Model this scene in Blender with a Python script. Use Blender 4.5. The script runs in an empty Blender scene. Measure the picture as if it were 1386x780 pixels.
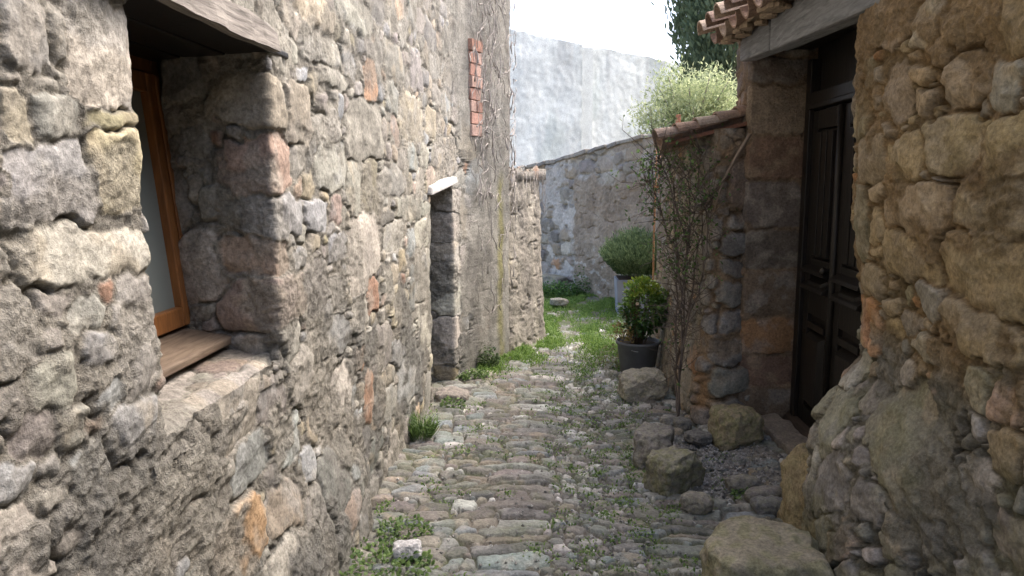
import bpy, math, random
import numpy as np
R = math.radians
random.seed(5); rng = np.random.default_rng(11)
C = bpy.context.scene.collection
scene = bpy.context.scene

# ---------------------------------------------------------------- camera, sky, sun, exposure
cam = bpy.data.cameras.new("camera"); cam_ob = bpy.data.objects.new("camera", cam); C.objects.link(cam_ob)
cam.sensor_width = 36; cam.lens = 36*1050/1386; cam.clip_start = .05; cam.clip_end = 500
PITCH = math.atan(150/1050); YAW = math.atan(52/1050*math.cos(PITCH))
cam_ob.location = (0, 0, 1.6); cam_ob.rotation_euler = (math.pi/2-PITCH, 0, YAW)
scene.camera = cam_ob
SUN_EL, SUN_AZ = 56, 62             # azimuth from +Y (down the alley), negative = towards -X
w = bpy.data.worlds.new("World"); scene.world = w; w.use_nodes = True
sky = w.node_tree.nodes.new("ShaderNodeTexSky"); sky.sky_type = 'NISHITA'; sky.sun_disc = False
sky.sun_elevation = R(SUN_EL); sky.sun_rotation = R(SUN_AZ)
sky.air_density = .7; sky.dust_density = 5.0; sky.ozone_density = .6
bg = w.node_tree.nodes["Background"]; bg.inputs[1].default_value = .13
w.node_tree.links.new(sky.outputs[0], bg.inputs[0])
sl = bpy.data.lights.new("sun", 'SUN'); sl.energy = .5; sl.angle = R(70); sl.color = (1, .97, .93)
so = bpy.data.objects.new("sun", sl); C.objects.link(so); so.location = (0, 0, 20)
from mathutils import Vector, Matrix, noise as mnoise
_sd = Vector((math.sin(R(SUN_AZ))*math.cos(R(SUN_EL)), math.cos(R(SUN_AZ))*math.cos(R(SUN_EL)), math.sin(R(SUN_EL))))
so.rotation_euler = _sd.to_track_quat('Z', 'Y').to_euler()
vs = scene.view_settings; vs.view_transform = 'Standard'; vs.look = 'None'; vs.exposure = 2.32; vs.gamma = 1

# ---------------------------------------------------------------- helpers: tagging
def tag(o, label=None, cat=None, group=None, kind=None):
    if label: o['label'] = label
    if cat: o['category'] = cat
    if group: o['group'] = group
    if kind: o['kind'] = kind
    return o
def thing(name, label, cat, loc=(0, 0, 0), group=None):
    o = bpy.data.objects.new(name, None); C.objects.link(o); o.location = loc
    o.empty_display_size = .1
    return tag(o, label, cat, group)
def link(name, me, mat, parent=None):
    o = bpy.data.objects.new(name, me); C.objects.link(o)
    if mat: me.materials.append(mat)
    if parent:
        o.parent = parent
        p, off = parent, Vector((0, 0, 0))
        while p: off += Vector(p.location); p = p.parent
        o.location = -off            # all geometry is written in world metres
    return o

# ---------------------------------------------------------------- helpers: noise
_ang = np.linspace(0, 2*np.pi, 257)[:256]; _GX = np.cos(_ang).astype(np.float32); _GY = np.sin(_ang).astype(np.float32)
def _hash(ix, iy, seed):
    n = (ix.astype(np.uint32)*np.uint32(374761393) + iy.astype(np.uint32)*np.uint32(668265263) + np.uint32((seed*2654435761) & 0xffffffff))
    n = (n ^ (n >> np.uint32(13)))*np.uint32(1274126177)
    return (n ^ (n >> np.uint32(16))) & np.uint32(255)
def perlin(x, y, seed=0):
    x = np.asarray(x, np.float32); y = np.asarray(y, np.float32)
    xf = np.floor(x); yf = np.floor(y); fx = x-xf; fy = y-yf
    ix = xf.astype(np.int32); iy = yf.astype(np.int32)
    u = fx*fx*fx*(fx*(fx*6-15)+10); v = fy*fy*fy*(fy*(fy*6-15)+10)
    def g(a, b, dx, dy):
        k = _hash(a, b, seed); return _GX[k]*dx+_GY[k]*dy
    n00 = g(ix, iy, fx, fy); n10 = g(ix+1, iy, fx-1, fy); n01 = g(ix, iy+1, fx, fy-1); n11 = g(ix+1, iy+1, fx-1, fy-1)
    a = n00+u*(n10-n00); b = n01+u*(n11-n01)
    return (a+v*(b-a))*1.5
def fbm(x, y, oct=4, seed=0, gain=.5):
    s = 0; a = 1
    for o in range(oct):
        s = s+a*perlin(x*2**o+o*17.3, y*2**o-o*9.1, seed+o); a *= gain
    return s
def scoop(x, y, seed=0, k=.55, tilt=.5):
    """knapped-stone relief: hollow flakes meeting in sharp ridges"""
    x = np.asarray(x, np.float32); y = np.asarray(y, np.float32); xi = np.floor(x); yi = np.floor(y); out = np.full(np.broadcast(x, y).shape, 9, np.float32)
    for j in (-1, 0, 1):
        for i in (-1, 0, 1):
            a = (xi+i).astype(np.int32); b = (yi+j).astype(np.int32)
            h1, h2, h3, h4 = (_hash(a, b, seed+q).astype(np.float32)/255 for q in (0, 11, 23, 37))
            dx = x-(xi+i+.15+.7*h1); dy = y-(yi+j+.15+.7*h2)
            out = np.minimum(out, .45*h3+tilt*((h4-.5)*dx+(h1-.5)*dy)*2+k*(dx*dx+dy*dy))
    return out-.35
def sst(x, a, b):
    t = np.clip((x-a)/(b-a), 0, 1); return t*t*(3-2*t)
def lerp(a, b, t): return a+(b-a)*t

# ---------------------------------------------------------------- helpers: meshes
def np_mesh(name, V, F, col=None, smooth=True):
    """V (n,3), F list of arrays (m,3|4)"""
    me = bpy.data.meshes.new(name)
    V = np.ascontiguousarray(V, np.float32)
    loops = np.concatenate([f.ravel() for f in F]).astype(np.int32)
    sizes = np.concatenate([np.full(len(f), f.shape[1], np.int32) for f in F])
    starts = np.concatenate([[0], np.cumsum(sizes)[:-1]]).astype(np.int32)
    me.vertices.add(len(V)); me.vertices.foreach_set("co", V.ravel())
    me.loops.add(len(loops)); me.loops.foreach_set("vertex_index", loops)
    me.polygons.add(len(sizes)); me.polygons.foreach_set("loop_start", starts)
    me.polygons.foreach_set("use_smooth", np.full(len(sizes), smooth))
    me.update(calc_edges=True)
    if col is not None:
        c = np.full((len(V), 4), .5, np.float32); c[:, :np.shape(col)[-1]] = col
        at = me.attributes.new("Col", 'FLOAT_COLOR', 'POINT'); at.data.foreach_set("color", c.ravel())
    return me
class MB:
    """collects simple solids in world metres"""
    def __init__(s): s.v = []; s.f = []; s.c = []; s.col = (.5, .5, .5)
    def add(s, vs_, fs):
        o = len(s.v); s.v += [tuple(p) for p in vs_]; s.f += [tuple(i+o for i in f) for f in fs]; s.c += [s.col]*len(vs_)
    def hexa(s, p):      # 8 points: bottom ring 0-3, top ring 4-7
        s.add(p, [(3, 2, 1, 0), (4, 5, 6, 7), (0, 1, 5, 4), (1, 2, 6, 5), (2, 3, 7, 6), (3, 0, 4, 7)])
    def box(s, x0, x1, y0, y1, z0, z1):
        s.hexa([(x0, y0, z0), (x1, y0, z0), (x1, y1, z0), (x0, y1, z0), (x0, y0, z1), (x1, y0, z1), (x1, y1, z1), (x0, y1, z1)])
    def tube(s, pts, rad, n=6):
        pts = [Vector(p) for p in pts]
        if not hasattr(rad, '__len__'): rad = [rad]*len(pts)
        ring = []; up = Vector((.13, .21, .97))
        for i, p in enumerate(pts):
            d = (pts[min(i+1, len(pts)-1)]-pts[max(i-1, 0)]).normalized()
            a = d.cross(up)
            if a.length < .1: a = d.cross(Vector((1, 0, 0)))
            a.normalize(); b = d.cross(a)
            ring.append([p+(a*math.cos(2*math.pi*k/n)+b*math.sin(2*math.pi*k/n))*rad[i] for k in range(n)])
        vs_ = [q for r_ in ring for q in r_]; fs = []
        for i in range(len(pts)-1):
            for k in range(n): fs.append((i*n+k, i*n+(k+1) % n, (i+1)*n+(k+1) % n, (i+1)*n+k))
        fs.append(tuple(range(n-1, -1, -1))); fs.append(tuple((len(pts)-1)*n+k for k in range(n)))
        s.add(vs_, fs)
    def lathe(s, prof, c, n=40, wob=0):
        vs_ = []; fs = []
        for r_, z in prof:
            for k in range(n):
                a = 2*math.pi*k/n; rr = r_*(1+wob*math.sin(3*a+z*9))
                vs_.append((c[0]+rr*math.cos(a), c[1]+rr*math.sin(a), c[2]+z))
        for i in range(len(prof)-1):
            for k in range(n): fs.append((i*n+k, i*n+(k+1) % n, (i+1)*n+(k+1) % n, (i+1)*n+k))
        s.add(vs_, fs)
    def build(s, name, mat, parent=None, smooth=False, bevel=0, seg=2):
        me = bpy.data.meshes.new(name); me.from_pydata(s.v, [], s.f); me.update()
        if smooth: me.polygons.foreach_set("use_smooth", [True]*len(me.polygons))
        c = np.ones((len(s.v), 4), np.float32); c[:, :3] = s.c
        at = me.attributes.new("Col", 'FLOAT_COLOR', 'POINT'); at.data.foreach_set("color", c.ravel())
        o = link(name, me, mat, parent)
        if bevel:
            m = o.modifiers.new("bevel", 'BEVEL'); m.width = bevel; m.segments = seg; m.limit_method = 'ANGLE'
        return o

# ---------------------------------------------------------------- materials
def N(nt, t, **kw):
    n = nt.nodes.new(t)
    for k, v in kw.items(): setattr(n, k, v)
    return n
def mat_masonry(name, grain=1.0, bump=.6, rough=.92, speck=.25, scale=1.0, stretch=None):
    m = bpy.data.materials.new(name); m.use_nodes = True; nt = m.node_tree; b = nt.nodes["Principled BSDF"]; L = nt.links.new
    at = N(nt, "ShaderNodeAttribute", attribute_name="Col"); tc = N(nt, "ShaderNodeTexCoord")
    mp = N(nt, "ShaderNodeMapping"); L(tc.outputs['Object'], mp.inputs[0])
    if stretch: mp.inputs['Scale'].default_value = stretch
    def noise_(sc, det=6, ro=.6):
        n = N(nt, "ShaderNodeTexNoise"); n.inputs['Scale'].default_value = sc*scale; n.inputs['Detail'].default_value = det
        n.inputs['Roughness'].default_value = ro; L(mp.outputs[0], n.inputs['Vector']); return n
    n1 = noise_(9); n2 = noise_(70, 8, .7); n3 = noise_(240, 3, .6)
    def rng_(src, a, b_, c, d):
        r = N(nt, "ShaderNodeMapRange"); L(src, r.inputs[0])
        for i, v in zip((1, 2, 3, 4), (a, b_, c, d)): r.inputs[i].default_value = v
        return r.outputs[0]
    v1 = rng_(n1.outputs[0], .3, .7, 1-.22*grain, 1+.2*grain); v2 = rng_(n2.outputs[0], .28, .72, 1-.42*grain, 1+.42*grain)
    mu = N(nt, "ShaderNodeMath", operation='MULTIPLY'); L(v1, mu.inputs[0]); L(v2, mu.inputs[1])
    cm = N(nt, "ShaderNodeMix", data_type='RGBA', blend_type='MULTIPLY'); cm.inputs[0].default_value = 1
    L(at.outputs[0], cm.inputs[6]); L(mu.outputs[0], cm.inputs[7])
    hs = N(nt, "ShaderNodeMix", data_type='RGBA', blend_type='MIX')      # pale lichen and lime specks
    hs.inputs[7].default_value = (.50, .47, .41, 1)
    L(rng_(n3.outputs[0], .60, .74, 0, speck), hs.inputs[0]); L(cm.outputs[2], hs.inputs[6])
    L(hs.outputs[2], b.inputs['Base Color']); b.inputs['Roughness'].default_value = rough
    b.inputs['Specular IOR Level'].default_value = .25
    ad = N(nt, "ShaderNodeMath", operation='ADD'); L(n2.outputs[0], ad.inputs[0])
    m3 = N(nt, "ShaderNodeMath", operation='MULTIPLY'); L(n3.outputs[0], m3.inputs[0]); m3.inputs[1].default_value = .35; L(m3.outputs[0], ad.inputs[1])
    bp = N(nt, "ShaderNodeBump"); bp.inputs['Distance'].default_value = .012
    L(rng_(at.outputs['Alpha'], 0, 1, bump*.5, bump*1.35), bp.inputs['Strength'])          # broken faces are smoother than sandy mortar
    L(ad.outputs[0], bp.inputs['Height']); L(bp.outputs[0], b.inputs['Normal'])
    return m
def mat_wood(name, c1, c2, axis=(1, 1, 14), scale=6, rough=.6, bump=.4):
    m = bpy.data.materials.new(name); m.use_nodes = True; nt = m.node_tree; b = nt.nodes["Principled BSDF"]; L = nt.links.new
    tc = N(nt, "ShaderNodeTexCoord"); mp = N(nt, "ShaderNodeMapping"); L(tc.outputs['Object'], mp.inputs[0]); mp.inputs['Scale'].default_value = axis
    n = N(nt, "ShaderNodeTexNoise"); n.inputs['Scale'].default_value = scale; n.inputs['Detail'].default_value = 8; n.inputs['Roughness'].default_value = .65
    n.inputs['Distortion'].default_value = .6
    L(mp.outputs[0], n.inputs['Vector'])
    cr = N(nt, "ShaderNodeValToRGB"); cr.color_ramp.elements[0].position = .32; cr.color_ramp.elements[1].position = .68
    cr.color_ramp.elements[0].color = (*c1, 1); cr.color_ramp.elements[1].color = (*c2, 1)
    L(n.outputs[0], cr.inputs[0]); L(cr.outputs[0], b.inputs['Base Color']); b.inputs['Roughness'].default_value = rough
    b.inputs['Specular IOR Level'].default_value = .3
    bp = N(nt, "ShaderNodeBump"); bp.inputs['Strength'].default_value = bump; bp.inputs['Distance'].default_value = .006
    L(n.outputs[0], bp.inputs['Height']); L(bp.outputs[0], b.inputs['Normal'])
    return m
def mat_leaf(name, trans=.35, rough=.5, spec=.3):
    m = bpy.data.materials.new(name); m.use_nodes = True; nt = m.node_tree; b = nt.nodes["Principled BSDF"]; L = nt.links.new
    at = N(nt, "ShaderNodeAttribute", attribute_name="Col"); L(at.outputs[0], b.inputs['Base Color'])
    b.inputs['Roughness'].default_value = rough; b.inputs['Specular IOR Level'].default_value = spec
    t = N(nt, "ShaderNodeBsdfTranslucent"); hs = N(nt, "ShaderNodeHueSaturation"); hs.inputs['Value'].default_value = 1.5
    L(at.outputs[0], hs.inputs['Color']); L(hs.outputs[0], t.inputs[0])
    mx = N(nt, "ShaderNodeMixShader"); mx.inputs[0].default_value = trans
    L(b.outputs[0], mx.inputs[1]); L(t.outputs[0], mx.inputs[2]); L(mx.outputs[0], nt.nodes["Material Output"].inputs[0])
    return m
def mat_plain(name, c, rough=.5, metal=0, spec=.4, var=.2, sc=20, bump=.15):
    m = bpy.data.materials.new(name); m.use_nodes = True; nt = m.node_tree; b = nt.nodes["Principled BSDF"]; L = nt.links.new
    tc = N(nt, "ShaderNodeTexCoord"); n = N(nt, "ShaderNodeTexNoise"); n.inputs['Scale'].default_value = sc; n.inputs['Detail'].default_value = 6
    L(tc.outputs['Object'], n.inputs['Vector'])
    cr = N(nt, "ShaderNodeValToRGB"); cr.color_ramp.elements[0].position = .3; cr.color_ramp.elements[1].position = .7
    cr.color_ramp.elements[0].color = (*[x*(1-var) for x in c], 1); cr.color_ramp.elements[1].color = (*[min(1, x*(1+var)) for x in c], 1)
    L(n.outputs[0], cr.inputs[0]); L(cr.outputs[0], b.inputs['Base Color'])
    b.inputs['Roughness'].default_value = rough; b.inputs['Metallic'].default_value = metal; b.inputs['Specular IOR Level'].default_value = spec
    bp = N(nt, "ShaderNodeBump"); bp.inputs['Strength'].default_value = bump; bp.inputs['Distance'].default_value = .005
    L(n.outputs[0], bp.inputs['Height']); L(bp.outputs[0], b.inputs['Normal'])
    return m
M_STONE = mat_masonry("stone", 1.15, 1.0)
M_COBBLE = mat_masonry("cobble", 1.0, .8, .8, .25)
M_PLASTER = mat_masonry("old_plaster", .55, .4, .95, .1, .6)
M_TILE = mat_masonry("terracotta", 1.0, .5, .9, .5)
M_LEAF = mat_leaf("leaf"); M_GLOSSY = mat_leaf("glossy_leaf", .22, .3, .5); M_NEEDLE = mat_leaf("needle", .2, .7, .15); M_OLIVE = mat_leaf("olive_leaf", .45, .55, .3)
M_TWIG = mat_masonry("twig", .5, .3, .9, .1)
M_WINWOOD = mat_wood("varnished_wood", (.15, .062, .022), (.31, .135, .045), (10, 10, 1.2), 5, .38, .15)
M_SILLWOOD = mat_wood("worn_sill_wood", (.10, .072, .052), (.21, .16, .115), (10, 1.2, 10), 6, .7, .4)
M_GREYWOOD = mat_wood("weathered_wood", (.10, .088, .076), (.34, .31, .27), (14, 1.1, 14), 5, .85, .9)
M_DARKWOOD = mat_wood("dark_door_wood", (.006, .005, .0042), (.018, .0145, .012), (10, 10, 1.3), 6, .42, .3)
M_BEAM = mat_wood("grey_beam", (.12, .125, .13), (.27, .275, .28), (12, 1.2, 12), 5, .9, .6)
M_PANE = mat_plain("window_pane", (.20, .23, .22), .06, 0, .6, .06, 2, 0)  # grey base paints the alley's reflection into the opaque pane
M_POT = mat_plain("grey_pot", (.12, .127, .138), .55, 0, .35, .25, 8, .1)
M_PLANTER = mat_plain("slate_grey_planter", (.26, .28, .32), .6, 0, .3, .15, 6, .1)
M_CANE = mat_wood("cane", (.30, .13, .06), (.55, .34, .18), (12, 12, 1.5), 5, .6, .2)

# ---------------------------------------------------------------- masonry
PAL = dict(G=(.295, .27, .23), B=(.285, .29, .285), T=(.33, .27, .195), O=(.36, .26, .135), P=(.33, .235, .19), R=(.40, .185, .095), W=(.41, .37, .305),
           D=(.185, .175, .16), V=(.255, .225, .205), M=(.25, .235, .165))
for _k in PAL: PAL[_k] = tuple(lerp_ for lerp_ in [x*.72+y*.28 for x, y in zip(PAL[_k], (.29, .265, .22))])
PAL['R'] = (.35, .215, .145); PAL['O'] = (.325, .27, .175)
PAL['Q'] = (.46, .42, .345)
PAL['P2'] = (.37, .27, .20); PAL['R2'] = (.38, .235, .13)
def chaikin(p, n=3):
    p = np.array(p, float)
    for _ in range(n):
        q = np.empty((2*len(p)-2, 2)); q[0::2] = p[:-1]*.75+p[1:]*.25; q[1::2] = p[:-1]*.25+p[1:]*.75
        p = np.vstack([p[:1], q, p[-1:]])
    return p
class Path:
    def __init__(s, pts, n=3, s_end=None, side=1):
        p = chaikin(pts, n) if n else np.array(pts, float)
        d = np.diff(p, axis=0); L = np.hypot(d[:, 0], d[:, 1]); cum = np.r_[0, np.cumsum(L)]
        if s_end is not None: cum = cum+(s_end-cum[-1])
        t = d/L[:, None]; tv = np.vstack([t[:1], (t[:-1]+t[1:])/2, t[-1:]]); tv /= np.linalg.norm(tv, axis=1)[:, None]
        s.p, s.cum, s.t, s.side = p, cum, tv, side
    def at(s, q):
        P = np.stack([np.interp(q, s.cum, s.p[:, k]) for k in (0, 1)], -1)
        T = np.stack([np.interp(q, s.cum, s.t[:, k]) for k in (0, 1)], -1); T /= np.linalg.norm(T, axis=-1, keepdims=True)
        return P, np.stack([T[..., 1], -T[..., 0]], -1)*s.side
    def s_at_y(s, y): return float(np.interp(y, s.p[:, 1], s.cum))
def cols_for(path, s0, s1, k=.0026, lo=.003, hi=.03, fine=None):
    out = [s0]
    while out[-1] < s1:
        P, _ = path.at(np.array(out[-1])); d = math.hypot(P[0], P[1])
        ds = min(max(k*(max(d, .5)/1.3)**1.5, lo), hi)
        if P[1] < .8: ds = .05
        for a_, b_, c_ in fine or ():
            if a_ < out[-1] < b_: ds = min(ds, c_)
        out.append(out[-1]+ds)
    out[-1] = s1
    return np.array(out)
def rows_for(spec):
    out = []
    for a, b, d in spec: out += list(np.arange(a, b, d))
    return np.array(out+[spec[-1][1]])
def fill_seeds(seeds, s0, s1, h0, h1, sizes, pal, rot, gap=.9, asp=(1.2, 2.2), seed=1, hs=1.0):
    """dart throwing, large stones first: (s, h, a, b, rot, colour)"""
    r = random.Random(seed); res = .01
    W, H = int((s1-s0)/res)+2, int((h1-h0)/res)+2; occ = np.zeros((H, W), bool)
    def cells(x, y, a, b, t, g):
        m = max(a, b)*g; i0, i1 = max(0, int((x-m-s0)/res)), min(W, int((x+m-s0)/res)+2); j0, j1 = max(0, int((y-m-h0)/res)), min(H, int((y+m-h0)/res)+2)
        if i1 <= i0 or j1 <= j0: return None
        xx = s0+np.arange(i0, i1)*res-x; yy = (h0+np.arange(j0, j1)*res-y)[:, None]
        u = xx*math.cos(t)+yy*math.sin(t); v = -xx*math.sin(t)+yy*math.cos(t)
        return (slice(j0, j1), slice(i0, i1)), ((np.abs(u)/a)**3+(np.abs(v)/b)**3 < g**3)
    for q in seeds:
        c = cells(*q[:5], 1.0)
        if c: occ[c[0]] |= c[1]
    names, wts = zip(*pal.items())
    for size, tries in sizes:
        for _ in range(tries):
            x = r.uniform(s0, s1); y = r.uniform(h0, h1); i, j = int((x-s0)/res), int((y-h0)/res)
            if occ[j, i]: continue
            b = size*r.uniform(.75, 1.15); a = b*r.uniform(*asp); t = rot(x, y, r)
            c = cells(x, y, a, b, t, gap)
            if c is None or occ[c[0]][c[1]].any(): continue
            occ[c[0]] |= c[1]; seeds.append((x, y, a, b, t, r.choices(names, wts)[0]))
    return seeds
def stone_field(S, H, seeds, sv, hv, joint=.012, relief=.022, mort=-.016, mcol=(.30, .26, .21), warp=.022, seed=0, cover=None, p=3.0, dome=0, facet=.22,
                rough=1.0, pal=PAL, flat=1.0, edgew=.06, crev=.03):
    """S,H: field coordinates of every grid vertex (rows x cols); sv/hv the 1-D coordinates. Returns displacement, colour, stone mask, id"""
    Sw = S+warp*fbm(S*7, H*7, 3, seed+1)+.45*warp*perlin(S*22, H*22, seed+5)+.15*warp*perlin(S*60, H*60, seed+8)
    Hw = H+warp*fbm(S*7+40, H*7-13, 3, seed+2)+.40*warp*perlin(S*22+9, H*22+5, seed+6)+.15*warp*perlin(S*60+4, H*60, seed+9)
    d1 = np.full(S.shape, 9, np.float32); d2 = np.full(S.shape, 9, np.float32); idx = np.zeros(S.shape, np.int32)
    sr = np.random.default_rng(seed+77); n = len(seeds)
    inc = sv[-1] > sv[0]; svs = sv if inc else sv[::-1]
    for i, q in enumerate(seeds):
        x, y, a, b, t = q[:5]; m = 1.9*max(a, b)+.05
        i0, i1 = np.searchsorted(svs, [x-m, x+m]); j0, j1 = np.searchsorted(hv, [y-m, y+m])
        if not inc: i0, i1 = len(sv)-i1, len(sv)-i0
        if i1 <= i0 or j1 <= j0: continue
        sl = (slice(j0, j1), slice(i0, i1)); dx = Sw[sl]-x; dy = Hw[sl]-y; ct, st_ = math.cos(t), math.sin(t)
        d = ((np.abs(dx*ct+dy*st_)/a)**p+(np.abs(dy*ct-dx*st_)/b)**p)**(1/p)
        D1 = d1[sl]; D2 = d2[sl]; win = d < D1
        d2[sl] = np.where(win, D1, np.minimum(D2, d)); idx[sl] = np.where(win, i, idx[sl]); d1[sl] = np.where(win, d, D1)
    q = np.array([s_[:5] for s_ in seeds], np.float32)
    size = np.minimum(q[:, 2], q[:, 3])
    X, Y, A, B, T = (q[idx, k] for k in range(5)); sz = size[idx]
    dx = Sw-X; dy = Hw-Y; u = (dx*np.cos(T)+dy*np.sin(T))/A; v = (dy*np.cos(T)-dx*np.sin(T))/B
    g = (d2-d1)*sz*.5; edge = np.minimum(g, (1.16-d1)*sz)
    m = sst(edge, 0.0, joint)
    if cover is not None: m = m*(1-cover)
    off = sr.normal(0, .26, n)*relief; tu = sr.normal(0, .13, n); tv = sr.normal(0, .13, n)
    prof = 1-np.exp(-np.clip(edge, 0, None)/(sz*edgew+.004))
    hgt = relief*(.35+.65*prof)+off[idx].astype(np.float32)+(tu[idx]*u+tv[idx]*v).astype(np.float32)*relief*1.2*flat
    if dome: hgt = hgt+dome*sz*np.sqrt(np.clip(1-d1*d1*.8, 0, 1))
    fc = np.zeros_like(S)
    for k in range(4):
        an = sr.uniform(0, 6.28, n); c = sr.uniform(.1, .8, n); sp = sr.uniform(.3, 1.0, n)
        fc = np.minimum(fc, ((c[idx]-(u*np.cos(an)[idx]+v*np.sin(an)[idx]))*sp[idx]).astype(np.float32))
    hgt = hgt+np.maximum(fc, -.9)*np.minimum(sz, .1)*facet
    fd = np.maximum(np.abs(np.gradient(sv))[None, :]+0*hv[:, None], .8*np.abs(np.gradient(hv))[:, None]).astype(np.float32)
    f2 = sst(-fd, -.022, -.008); f3 = sst(-fd, -.008, -.0035)          # no finer relief than the grid can carry
    n1 = fbm(S*11, H*11, 3, seed+20); n2 = (fbm(S*30, H*30, 2, seed+30)+.5*f3*perlin(S*95, H*95, seed+33))*(.25+.75*f2); n3 = f3*perlin(S*130, H*130, seed+40)
    wx_ = S+.012*perlin(S*14, H*14, seed+21); wy_ = H+.012*perlin(S*14+5, H*14, seed+22); ca, sa = math.cos(.5), math.sin(.5)
    hgt = hgt+rough*(.003*n1+.0013*n2+.0008*n3+.013*scoop((wx_*ca+wy_*sa)*9, (wy_*ca-wx_*sa)*11, seed+51)+.006*f2*scoop(wx_*24, wy_*27, seed+52)+.0016*f3*scoop(wx_*70, wy_*70, seed+53))
    mh = mort+rough*(.010*fbm(S*9+7, H*9, 3, seed+60)+.005*n2-.007*f2*np.clip(fbm(S*24, H*24, 2, seed+65)-.15, 0, 1)-.004*f2*scoop(wx_*34, wy_*34, seed+66)-.0055*f3*scoop(S*75, H*75, seed+69)-.003*f3*scoop(S*130, H*130, seed+67)+.0016*n3)
    mh = mh-crev*sst(fbm(S*4.5, H*4.5, 3, seed+68), .12, .42)*np.exp(-(g/.007)**2)*(d1 < 1.5)
    if cover is not None: mh = mh+cover*(relief*.8-mort*.6)
    disp = m*hgt+(1-m)*mh
    base = np.array([pal[s_[5]] for s_ in seeds], np.float32)*np.exp(sr.normal(0, .13, (n, 1))).astype(np.float32)*(1+sr.normal(0, .018, (n, 3))).astype(np.float32)
    sc = base[idx]
    t2 = sst(fbm(S*7+3, H*7+8, 3, seed+70), -.05, .45)[..., None]*.4         # patches of another tint on each stone
    tint = np.array([(.36, .29, .20), (.30, .29, .275), (.41, .37, .31), (.23, .205, .18)], np.float32)[sr.integers(0, 4, n)][idx]
    sc = lerp(sc, tint, t2)*(1+.12*n2[..., None])
    mcol = np.asarray(mcol, np.float32)
    if mcol.ndim == 1: mcol = np.broadcast_to(mcol, S.shape+(3,))
    mc = mcol*(1+.20*fbm(S*4, H*4, 3, seed+80)[..., None]+.15*n2[..., None])
    col = lerp(mc, sc, m[..., None])
    return disp.astype(np.float32), np.clip(col, .01, .9), m, idx
class Grid:
    """gathers displaced grid patches into one mesh"""
    def __init__(s): s.V = []; s.F = []; s.K = []; s.n = 0
    def add(s, P, col, mask=None, flip=False, a=None):
        col = np.concatenate([col, (np.full(col.shape[:2], .5) if a is None else a)[..., None]], -1)
        r, c = P.shape[:2]; i = np.arange(r*c).reshape(r, c)
        q = np.stack([i[:-1, :-1], i[:-1, 1:], i[1:, 1:], i[1:, :-1]], -1)
        if flip: q = q[..., ::-1]
        q = q.reshape(-1, 4) if mask is None else q[mask]
        s.V.append(P.reshape(-1, 3)); s.K.append(col.reshape(-1, 4)); s.F.append(q+s.n); s.n += r*c
    def box(s, x0, x1, y0, y1, z0, z1, c=(.28, .25, .21)):
        v = np.array([(x, y, z) for z in (z0, z1) for x, y in ((x0, y0), (x1, y0), (x1, y1), (x0, y1))], float); s.poly(v, c)
    def poly(s, v, c):
        f = np.array([(3, 2, 1, 0), (4, 5, 6, 7), (0, 1, 5, 4), (1, 2, 6, 5), (2, 3, 7, 6), (3, 0, 4, 7)])
        s.V.append(v); s.K.append(np.tile(np.array(tuple(c)+(.5,), float), (8, 1))); s.F.append(f+s.n); s.n += 8
    def build(s, name, mat, parent=None):
        V = np.concatenate(s.V); F = np.concatenate(s.F); K = np.concatenate(s.K)
        used = np.unique(F); mp = np.zeros(len(V), np.int64); mp[used] = np.arange(len(used))
        return link(name, np_mesh(name, V[used], [mp[F]], K[used]), mat, parent)
def place(path, sv, hv, disp, lean=0.0):
    P2, N2 = path.at(sv); Z = np.repeat(hv[:, None], len(sv), 1)
    X = P2[None, :, 0]+N2[None, :, 0]*disp+lean*Z; Y = P2[None, :, 1]+N2[None, :, 1]*disp
    return np.stack([X, Y, Z], -1)
def core(grid, pts, off, z0, z1, c=(.27, .24, .2), side=1):
    """solid backing behind a wall's displaced skin"""
    pa = Path(pts, 0, side=side); q = pa.cum
    P, Nn = pa.at(q); a = P-Nn*off[0]; b = P-Nn*off[1]
    for i in range(len(q)-1):
        ring = [a[i], a[i+1], b[i+1], b[i]]
        grid.poly(np.array([(x, y, z0) for x, y in ring]+[(x, y, z1) for x, y in ring]), c)

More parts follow.
